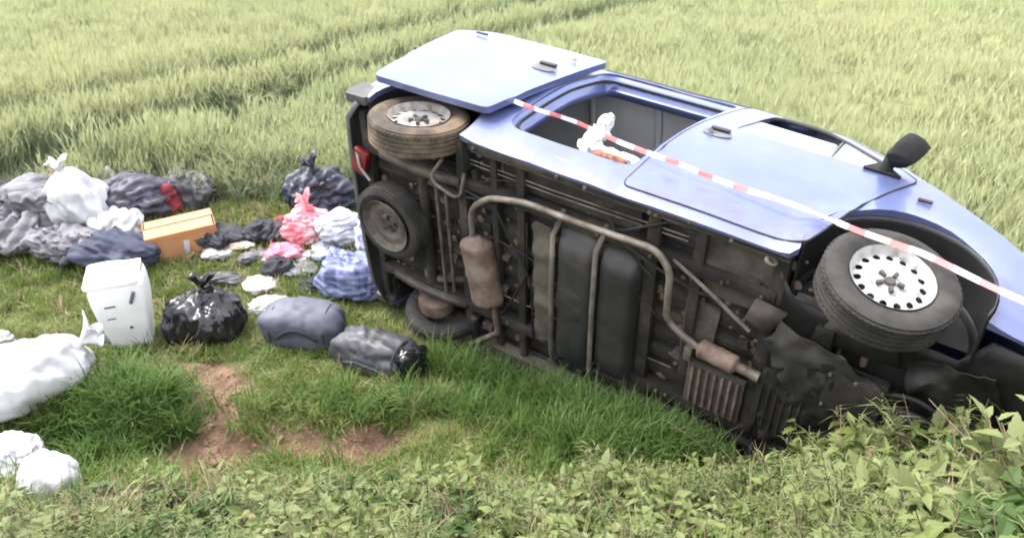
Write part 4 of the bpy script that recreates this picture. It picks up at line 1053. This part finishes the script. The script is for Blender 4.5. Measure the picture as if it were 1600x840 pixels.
def blade(mb, base, d, h, w, bend_, n=3, fold=0):
    """a strip leaning towards direction d (angle) with droop"""
    dx, dy = cos(d), sin(d); px, py = -dy, dx; vs = []; 
    for i in range(n + 1):
        t = i / n; r = bend_ * t * t; z = h * (t - .35 * bend_ / max(h, .01) * t ** 3)
        ww = w * (1 - t ** 2) if i < n else 0
        cx, cy, cz = base[0] + dx * r, base[1] + dy * r, base[2] + z
        if i < n: vs += [(cx - px * ww, cy - py * ww, cz), (cx + px * ww, cy + py * ww, cz)]
        else: vs += [(cx, cy, cz)]
    fs = [(2 * i, 2 * i + 1, 2 * i + 3, 2 * i + 2) for i in range(n - 1)] + [(2 * n - 2, 2 * n - 1, 2 * n)]
    mb.add(vs, fs)

def leaf(mb, base, dirv, up, ln, wd, curl=.25):
    """a folded leaf with a toothed edge"""
    d = Vector(dirv).normalized(); u = Vector(up); s = d.cross(u).normalized(); u = s.cross(d).normalized()
    vs = []; prof = ((0, .08), (.13, .62), (.20, .56), (.36, 1.0), (.44, .80), (.60, .82), (.68, .55), (.82, .42), (1, 0))
    b = Vector(base); k_ = ln * 40
    for t, w in prof:
        c = b + d * (ln * t) - u * (curl * ln * t * t) + s * (.06 * wd * sin(t * 5 + k_))
        if w > 0: vs += [c - s * (wd * w) + u * (wd * .28 * w), c, c + s * (wd * w * .94) + u * (wd * .28 * w)]
        else: vs += [c]
    fs = []; m = len(prof) - 2
    for i in range(m):
        a = i * 3; fs += [(a, a + 1, a + 4, a + 3), (a + 1, a + 2, a + 5, a + 4)]
    e = m * 3; fs += [(e, e + 1, e + 3), (e + 1, e + 2, e + 3)]
    mb.add(vs, fs)

SRC = {}
def proto(kind, parts):
    """joined clump mesh with several materials, kept outside the scene as an instance source"""
    vs = []; fs = []; mi = []; mats = []
    for mb, m in parts:
        n = len(vs); vs += mb.v; fs += [tuple(i + n for i in f) for f in mb.f]; mi += [len(mats)] * len(mb.f); mats.append(m)
    me = bpy.data.meshes.new(kind + '_clump'); me.from_pydata(vs, [], fs)
    for m in mats: me.materials.append(m)
    me.polygons.foreach_set('material_index', mi); me.update()
    o = bpy.data.objects.new(kind + '_clump', me)
    SRC.setdefault(kind, bpy.data.collections.new(kind + '_source')).objects.link(o)
    return len(SRC[kind].objects) - 1

R_ = random.Random(5)
def barley(nst, rad, lodged=0):
    st, lf, er = MB(), MB(), MB()
    for i in range(nst):
        a = R_.uniform(0, 2 * pi); r = rad * sqrt(R_.random()); b = (r * cos(a), r * sin(a), 0)
        h = R_.uniform(.46, .62); d = R_.uniform(0, 2 * pi); be = R_.uniform(.02, .10) + lodged * R_.uniform(.1, .3)
        dx, dy = cos(d), sin(d); n = 3; pts = []
        for k in range(n + 1):
            t = k / n; pts.append(Vector((b[0] + dx * be * t * t, b[1] + dy * be * t * t, h * t * (1 - .25 * lodged * t))))
        st.tube(pts, [.0034, .003, .0026, .002], 3, False)
        for k in range(3):
            t = R_.uniform(.2, .8); q = pts[0].lerp(pts[-1], t)
            blade(lf, q, R_.uniform(0, 2 * pi), R_.uniform(.10, .20), R_.uniform(.004, .0075), R_.uniform(.06, .16), 3)
        e0 = pts[-1]; ed = (pts[-1] - pts[-2]).normalized() + Vector((R_.uniform(-.4, .4), R_.uniform(-.4, .4), 0)); ed.normalize()
        er.tube([e0, e0 + ed * .015, e0 + ed * .055, e0 + ed * .085], [.003, .0065, .0055, .002], 4, False)
        for k in range(5):
            aw = (ed + Vector((R_.uniform(-.3, .3), R_.uniform(-.3, .3), R_.uniform(-.1, .2)))).normalized()
            s = aw.orthogonal().normalized() * .0016; c = e0 + ed * R_.uniform(.02, .08)
            er.add([c - s, c + s, c + aw * R_.uniform(.08, .13)], [(0, 1, 2)])
    return [(st, L['barley_stem']), (lf, L['barley']), (er, L['ear'])]
for i in range(5): proto('barley', barley(13, .13))
proto('barley', barley(13, .13, .6)); proto('barley', barley(13, .13, .9))

def grassclump(n, rad, h0, h1, m, m2=None, w=(.0022, .0042), be=(.02, .12)):
    a, b = MB(), MB()
    for i in range(n):
        t = R_.uniform(0, 2 * pi); r = rad * sqrt(R_.random())
        blade(b if (m2 and R_.random() < .13) else a, (r * cos(t), r * sin(t), -.01), R_.uniform(0, 2 * pi), R_.uniform(h0, h1), R_.uniform(*w), R_.uniform(*be), 3)
    return [(a, m)] + ([(b, m2)] if m2 else [])
for i in range(3): proto('grass', grassclump(34, .075, .03, .10, L['grass'], L['dry']))
for i in range(2): proto('grass', grassclump(34, .075, .06, .17, L['grass'], L['lush']))
for i in range(2): proto('grass', grassclump(24, .06, .12, .30, L['lush'], None, (.003, .0055), (.05, .2)))
proto('grass', grassclump(26, .07, .06, .20, L['dry'], L['grass']))

for i in range(2): proto('grass', grassclump(26, .07, .12, .30, L['barley_stem'], L['dry'], (.002, .004), (.03, .14)))
def weed(n, h, ll, lw, ml, nst=3, rad=.06):
    st, lf = MB(), MB()
    for s in range(nst):
        a = R_.uniform(0, 2 * pi); r = rad * R_.random(); b = Vector((r * cos(a), r * sin(a), -.02)); ta = R_.uniform(0, 2 * pi); lean = R_.uniform(.05, .4) * h
        hh = h * R_.uniform(.6, 1.1); pts = [b + Vector((cos(ta) * lean * t * t, sin(ta) * lean * t * t, hh * t)) for t in (0, .33, .66, 1)]
        st.tube(pts, [.004, .0035, .003, .0015], 4, False)
        for k in range(n):
            t = (k + R_.random()) / n; t = .15 + .85 * t
            i = min(2, int(t * 3)); q = pts[i].lerp(pts[i + 1], t * 3 - i)
            d = R_.uniform(0, 2 * pi); sz = ll * R_.uniform(.40, 1.2) * (1.15 - .55 * t)
            leaf(lf, q, (cos(d), sin(d), R_.uniform(-.5, .9)), (R_.uniform(-.7, .7), R_.uniform(-.7, .7), 1), sz, sz * lw, R_.uniform(.1, .45))
    return [(st, L['stem']), (lf, ml)]
for ml in ('weed', 'weed', 'weed_pale', 'weed_dark'): proto('weed', weed(13, .27, .105, .29, L[ml]))
proto('weed', weed(10, .18, .085, .36, L['weed'])); proto('weed', weed(9, .18, .120, .36, L['weed_pale'], 3, .05))
proto('weed', weed(13, .36, .085, .19, L['weed_dark'])); proto('weed', weed(9, .20, .045, .30, L['red'], 4))
def feather():
    st, lf = MB(), MB()
    for i in range(4):
        a = R_.uniform(0, 2 * pi); h = R_.uniform(.18, .34); p = Vector((R_.uniform(-.04, .04), R_.uniform(-.04, .04), -.01)); top = p + Vector((cos(a) * h * .3, sin(a) * h * .3, h))
        st.tube([p, p.lerp(top, .5), top], [.003, .0025, .0015], 4, False)
        for k in range(34):
            t = R_.uniform(.15, 1); q = p.lerp(top, t); blade(lf, q, R_.uniform(0, 2 * pi), R_.uniform(.01, .05), R_.uniform(.0022, .004), R_.uniform(.03, .08), 2)
    return [(st, L['stem']), (lf, L['weed_pale'])]
def twigs():
    mb = MB()
    for i in range(7):
        a = R_.uniform(0, 2 * pi); l = R_.uniform(.12, .35); p = Vector((R_.uniform(-.06, .06), R_.uniform(-.06, .06), 0)); pts = [p]
        for k in range(4): p = p + Vector((cos(a) * l * .18 + R_.uniform(-.02, .02), sin(a) * l * .18 + R_.uniform(-.02, .02), l * R_.uniform(.05, .25))); pts.append(p)
        mb.tube(pts, [.0035, .003, .0026, .002, .001], 4, False)
    return [(mb, L['twig'])]
proto('weed', twigs()); proto('weed', twigs())

for i in range(2): proto('weed', feather())
for i in range(2): proto('weed', grassclump(22, .07, .10, .30, L['dry'], L['red'], (.002, .0035), (.05, .22)))
def scatter(name, kind, pts, label, cat):
    me = bpy.data.meshes.new(name); me.from_pydata([p[0] for p in pts], [], [])
    a = me.attributes.new('rot', 'FLOAT_VECTOR', 'POINT'); a.data.foreach_set('vector', [c for p in pts for c in p[1]])
    a = me.attributes.new('scl', 'FLOAT_VECTOR', 'POINT'); a.data.foreach_set('vector', [c for p in pts for c in p[2]])
    a = me.attributes.new('vid', 'INT', 'POINT'); a.data.foreach_set('value', [p[3] for p in pts])
    o = bpy.data.objects.new(name, me); COL.objects.link(o)
    for so2 in SRC[kind].objects:
        for m_ in so2.data.materials:
            if m_.name not in [q.name for q in me.materials]: me.materials.append(m_)
    ng = bpy.data.node_groups.new(name + '_scatter', 'GeometryNodeTree')
    ng.interface.new_socket('Geometry', in_out='INPUT', socket_type='NodeSocketGeometry'); ng.interface.new_socket('Geometry', in_out='OUTPUT', socket_type='NodeSocketGeometry')
    gi = ng.nodes.new('NodeGroupInput'); go = ng.nodes.new('NodeGroupOutput'); ip = ng.nodes.new('GeometryNodeInstanceOnPoints'); ci = ng.nodes.new('GeometryNodeCollectionInfo')
    ci.inputs['Collection'].default_value = SRC[kind]; ci.inputs['Separate Children'].default_value = True; ci.inputs['Reset Children'].default_value = True
    ip.inputs['Pick Instance'].default_value = True
    def na(nm, ty):
        n = ng.nodes.new('GeometryNodeInputNamedAttribute'); n.data_type = ty; n.inputs['Name'].default_value = nm; return n.outputs['Attribute']
    ng.links.new(gi.outputs[0], ip.inputs['Points']); ng.links.new(ci.outputs[0], ip.inputs['Instance'])
    ng.links.new(na('vid', 'INT'), ip.inputs['Instance Index']); ng.links.new(na('scl', 'FLOAT_VECTOR'), ip.inputs['Scale'])
    e2r = ng.nodes.new('FunctionNodeEulerToRotation'); ng.links.new(na('rot', 'FLOAT_VECTOR'), e2r.inputs[0]); ng.links.new(e2r.outputs[0], ip.inputs['Rotation'])
    ng.links.new(ip.outputs[0], go.inputs[0])
    md = o.modifiers.new('scatter', 'NODES'); md.node_group = ng
    return tag(o, label, cat, kind='stuff')

def invan(x, y, z, m=.0):
    l = VI @ Vector((x, y, z + .03))
    return -.66 - m < l.x < 3.85 + m and .10 - m < l.z < 2.0 + m and l.y < .95 and l.y > -1.1

# barley field beyond the verge; tractor tracks run through it
def crop_edge(x): return 7.66 + .25 * noise.noise(Vector((x * .8, 0, 2))) - .25 * sm(-3, -6, x) + (-.25 if x > .8 else 0)
def track(x, y):
    for (ax, ay), (dx, dy) in (((-3.4, 11.5), (.585, .811)), ((0.0, 13.5), (.615, .788))):
        s = abs((x - ax) * dy - (y - ay) * dx)
        if s < .43: return True
    return False
pts = []; rb = random.Random(3)
def add_barley(x, y, sc=1.0):
    z = terr0(x, y)
    if track(x, y): return
    if invan(x, y, z, .04) or invan(x, y, z + .3): return
    n = noise.noise(Vector((x * .35, y * .35, 9)))
    v = rb.choice((0, 1, 2, 3, 4)) if noise.noise(Vector((x * .5, y * .5, 20))) < .28 else rb.choice((0, 1, 5, 6))
    flat_ = sm(-3.6, -2.4, x) * sm(.3, -.6, x) * sm(10.2, 9.0, y)
    if rb.random() < .65 * flat_: v = rb.choice((5, 6))
    s = (1 + .10 * n) * rb.uniform(.90, 1.10) * sc * (1 - .12 * flat_)
    wind = .10 + .14 * noise.noise(Vector((x * .45, y * .45, 14)))
    pts.append(((x, y, z - .01), (rb.gauss(0, .07) + .25 * flat_ * rb.random(), wind + rb.gauss(0, .06) + .35 * flat_ * rb.random(), rb.uniform(0, 6.28)), (s, s, s * .98), v))
y = 6.6
x = 0
for i in range(24000):
    y = 6.9 + (rb.random() ** 1.25) * 13.6; x = rb.uniform(-1, 1) * (4.2 + y * .66)
    if y < crop_edge(x): continue
    if -2 < x < 4.5 and invan(x, y, .6, .1): continue
    add_barley(x, y)
for i in range(1500):                                  # ragged front edge
    x = rb.uniform(-8, 6); k = rb.random(); y = crop_edge(x) + .15 - .45 * (1 - k) + abs(rb.gauss(0, .3)) * k; add_barley(x, y, .55 + .4 * k)
for i in range(2600):
    y = rb.uniform(19, 42); x = rb.uniform(-1, 1) * (8 + y * .75); add_barley(x, y, 1.0); 
for i in range(1500):
    x = rb.uniform(3.2, 7.5); y = rb.uniform(5.2, 7.6); add_barley(x, y, .95)
scatter('barley_field', 'barley', pts, 'green barley crop filling the field behind the van', 'crop')

# verge grass
pts = []; rg = random.Random(8)
for i in range(19000):
    y = 2.3 + rg.random() * 5.8; x = rg.uniform(-6.5, 5.5)
    z = terr(x, y); z0 = terr0(x, y)
    if invan(x, y, z0, -.02): continue
    if x < 1 and rg.random() < soil_mask(x, y) * 1.02: continue
    if y < 3.45 and rg.random() < .72: continue
    n = noise.noise(Vector((x * 1.1, y * 1.1, 4)))
    bare = noise.noise(Vector((x * 2.4, y * 2.4, 41)))
    if bare > .38 and rg.random() < .6: continue
    near = sm(5.2, 4.4, y)
    r = rg.random()
    if r < .03 + .05 * sm(4.8, 6.4, y): v = 7
    elif near * (.35 + n) > rg.random() * .8: v = rg.choice((3, 4, 4, 5))
    else: v = rg.choice((0, 1, 2, 0, 1, 2, 3))
    s = rg.uniform(.75, 1.25) * (1 + .3 * n)
    pts.append(((x, y, z), (rg.gauss(0, .2), rg.gauss(0, .2), rg.uniform(0, 6.28)), (s, s, s * rg.uniform(.7, 1.15)), v))
def tuftpatch(u, v, rx, ry, n, sc, vs=(5, 6)):
    c = onground(u, v)
    for i in range(n):
        x = c.x + rg.gauss(0, rx); y = c.y + rg.gauss(0, ry); z = terr0(x, y)
        if invan(x, y, z): continue
        s = sc * rg.uniform(.7, 1.3); pts.append(((x, y, terr(x, y)), (rg.gauss(0, .15), rg.gauss(0, .15), rg.uniform(0, 6.28)), (s, s, s), rg.choice(vs)))
tuftpatch(150, 660, .26, .14, 170, 1.15); tuftpatch(215, 640, .20, .12, 90, 1.0)
tuftpatch(960, 690, .20, .10, 130, 1.0); tuftpatch(1060, 710, .18, .08, 80, .9); tuftpatch(740, 640, .30, .10, 90, .7)
tuftpatch(880, 640, .2, .06, 60, .8); tuftpatch(640, 470, .10, .12, 40, .5)
for i in range(1500):
    x = rg.uniform(-7, 1.0); y = crop_edge(x) - abs(rg.gauss(0, .16)) + .12; z = terr0(x, y)
    if invan(x, y, z, .05): continue
    s = rg.uniform(.8, 1.6); pts.append(((x, y, z), (rg.gauss(0, .25), rg.gauss(0, .25), rg.uniform(0, 6.28)), (s, s, s), rg.choice((8, 8, 9, 7))))
for u_, v_, n_ in ((700, 575, 26), (770, 600, 30), (850, 628, 40), (930, 650, 46), (1010, 672, 50), (1085, 692, 50), (1150, 712, 40)):
    tuftpatch(u_, v_, .13, .06, n_, 1.0, (5, 6, 4))
scatter('verge_grass', 'grass', pts, 'short green and straw coloured grass on the verge', 'grass')

for k in range(4):
    bm = bmesh.new(); bmesh.ops.create_icosphere(bm, subdivisions=2, radius=1); mb = MB()
    for v_ in bm.verts: v_.co = v_.co * (.016 * (1 + .45 * noise.noise(v_.co * 1.6 + Vector((k * 5, 0, 0)))))
    mb.add([v_.co[:] for v_ in bm.verts], [[q.index for q in f_.verts] for f_ in bm.faces]); bm.free()
    proto('clod', [(mb, mat('soil_clod', (.13, .08, .05), (.27, .175, .115), 30, .95, 0, (90, .6, .01)))])
cl = []
for i in range(5000):
    x = rg.uniform(-3.4, -.3); y = rg.uniform(3.1, 5.2)
    if soil_mask(x, y) < rg.random() * .9 + .1: continue
    s_ = rg.uniform(.2, .8) * (2.4 if rg.random() < .09 else 1)
    cl.append(((x, y, terr(x, y)), (rg.uniform(0, 6), rg.uniform(0, 6), rg.uniform(0, 6)), (s_, s_, s_ * .7), rg.randrange(4)))
    if rg.random() < .10: pts_extra = ((x, y, terr(x, y)), (rg.gauss(0, .3), rg.gauss(0, .3), rg.uniform(0, 6)), (.5, .5, .5), 0)
scatter('soil_clods', 'clod', cl, 'loose brown clods of soil on the bare patch', 'soil')

# weeds on the near bank
pts = []; rw = random.Random(21)
for i in range(5600):
    y = 1.5 + rw.random() * 2.6; x = rw.uniform(-3.8, 3.8)
    top = 3.56 + .30 * sm(.7, 2.2, x) - .05 * sm(-1.2, -2.2, x) + .2 * noise.noise(Vector((x * 2, 0, 7)))
    if y > top: continue
    z = terr0(x, y)
    if invan(x, y, z, .02): continue
    n = noise.noise(Vector((x * 1.7, y * 1.7, 12))); n2 = noise.noise(Vector((x * 2.3, y * 2.3, 33)))
    red = sm(-1.2, -2.0, x) * sm(2.6, 3.2, y)
    if rw.random() < .40 * red + .20: v = rw.choice((7, 8, 9))
    elif n > .18: v = rw.choice((2, 5, 0, 5))
    elif n < -.15: v = rw.choice((3, 6, 3, 1))
    else: v = rw.choice((0, 1, 4, 4, 2, 10, 11))
    if rw.random() < .07: v = rw.choice((10, 11))
    s = rw.uniform(.45, 1.1) * (.95 + .5 * sm(.8, 2.2, x) - .10 * sm(-.4, -1.5, x)) * (1 + .55 * n2)
    if x < -2.0 and y > 3.3: s *= .6
    pts.append(((x, y, z), (rw.gauss(0, .18), rw.gauss(0, .18), rw.uniform(0, 6.28)), (s, s, s), v))
for i in range(260):
    x = rw.uniform(-3.6, 3.6); y = rw.uniform(2.2, 3.7); z = terr0(x, y)
    if invan(x, y, z, .02): continue
    s = rw.uniform(.6, 1.3); pts.append(((x, y, z), (rw.gauss(0, .4), rw.gauss(0, .4), rw.uniform(0, 6.28)), (s, s, s), rw.choice((12, 13))))
scatter('bank_weeds', 'weed', pts, 'tangle of leafy weeds covering the near bank', 'weeds')

# a few plants that stand out
def plant(name, label, u, v, h, nl, ll, lw, ml, seed, lean=(0, 0), stem='stem'):
    global R_
    p = onground(u, v); R2 = random.Random(seed)
    e = empty(name, p); tag(e, label, 'plant')
    pts = [Vector((lean[0] * t * t, lean[1] * t * t, h * t)) for t in (0, .25, .5, .75, 1)]
    MB().tube([q - Vector((0, 0, .02)) if i == 0 else q for i, q in enumerate(pts)], [.007, .006, .005, .004, .002], 7).build('stem', L[stem], e)
    for k in range(nl):
        t = .12 + .88 * (k + R2.random() * .6) / nl; i = min(3, int(t * 4)); q = pts[i].lerp(pts[i + 1], t * 4 - i)
        d = k * 2.4 + R2.uniform(-.4, .4); s = ll * R2.uniform(.75, 1.15) * (1.2 - .6 * t)
        mb = MB(); leaf(mb, q, (cos(d), sin(d), R2.uniform(.05, .6)), (0, 0, 1), s, s * lw, R2.uniform(.15, .45)); mb.build('leaf', L[ml], e, ang=80)
    return e
plant('weed_plant', 'tall leafy weed at the right edge below the van nose', 1555, 735, .46, 26, .10, .30, 'weed', 1, (.02, .05))
plant('weed_plant', 'upright weed just left of the tall one under the front wheel', 1418, 760, .38, 22, .09, .32, 'weed', 2, (-.02, .04))
plant('dock_plant', 'broad pale leaves standing alone in the middle of the bank', 925, 785, .20, 9, .13, .40, 'weed_pale', 3)
plant('weed_plant', 'pale bushy weed below the brown soil patch', 520, 790, .26, 26, .085, .32, 'weed', 4)
plant('weed_plant', 'yellow green leafy weed in front of the engine bay', 1290, 775, .24, 20, .10, .34, 'weed', 5)
plant('weed_plant', 'low dark green weed beside the white sacks', 165, 790, .16, 14, .10, .36, 'weed_dark', 6)
plant('weed_plant', 'pale leaved weed at the bottom left corner', 30, 825, .24, 16, .09, .34, 'weed_pale', 7)
plant('weed_plant', 'pale leafy weed at the bottom, right of the dock leaves', 1080, 815, .22, 18, .09, .36, 'weed_pale', 8)

def stalk(label, pix, z0, tipu, seed, r=.004):
    p = onground(*pix); mb = MB(); R2 = random.Random(seed); q = Vector(tipu); pts = []
    for k in range(7):
        t = k / 6; pts.append(p.lerp(p + q, t) + Vector((R2.gauss(0, .008), R2.gauss(0, .008), .05 * sin(t * pi))))
    mb.tube(pts, [r, r, r * .9, r * .8, r * .7, r * .5, r * .3], 6)
    for k in (2, 4, 5):
        b = pts[k]; mb.tube([b, b + Vector((R2.uniform(-.06, .06), R2.uniform(-.03, .03), R2.uniform(.02, .07)))], [r * .6, r * .3], 5)
    tag(mb.build('dry_stalk', L['twig']), label, 'stalk')
stalk('thin dry stalk leaning against the black engine tray', (1395, 735), 0, (-.26, .12, .46), 1)
stalk('dry stalk arching over the weeds below the van nose', (1440, 745), 0, (.45, .15, .55), 2, .0035)
stalk('pale dry stalk with a bent tip by the front wheel', (1452, 745), 0, (-.08, .10, .58), 3, .005)
stalk('dry stalk lying across the grass below the ribbed shield', (1130, 745), 0, (-.32, .25, .22), 4, .0035)
stalk('thin upright dry stalk in front of the fuel tank', (944, 690), 0, (.0, .03, .24), 5, .003)
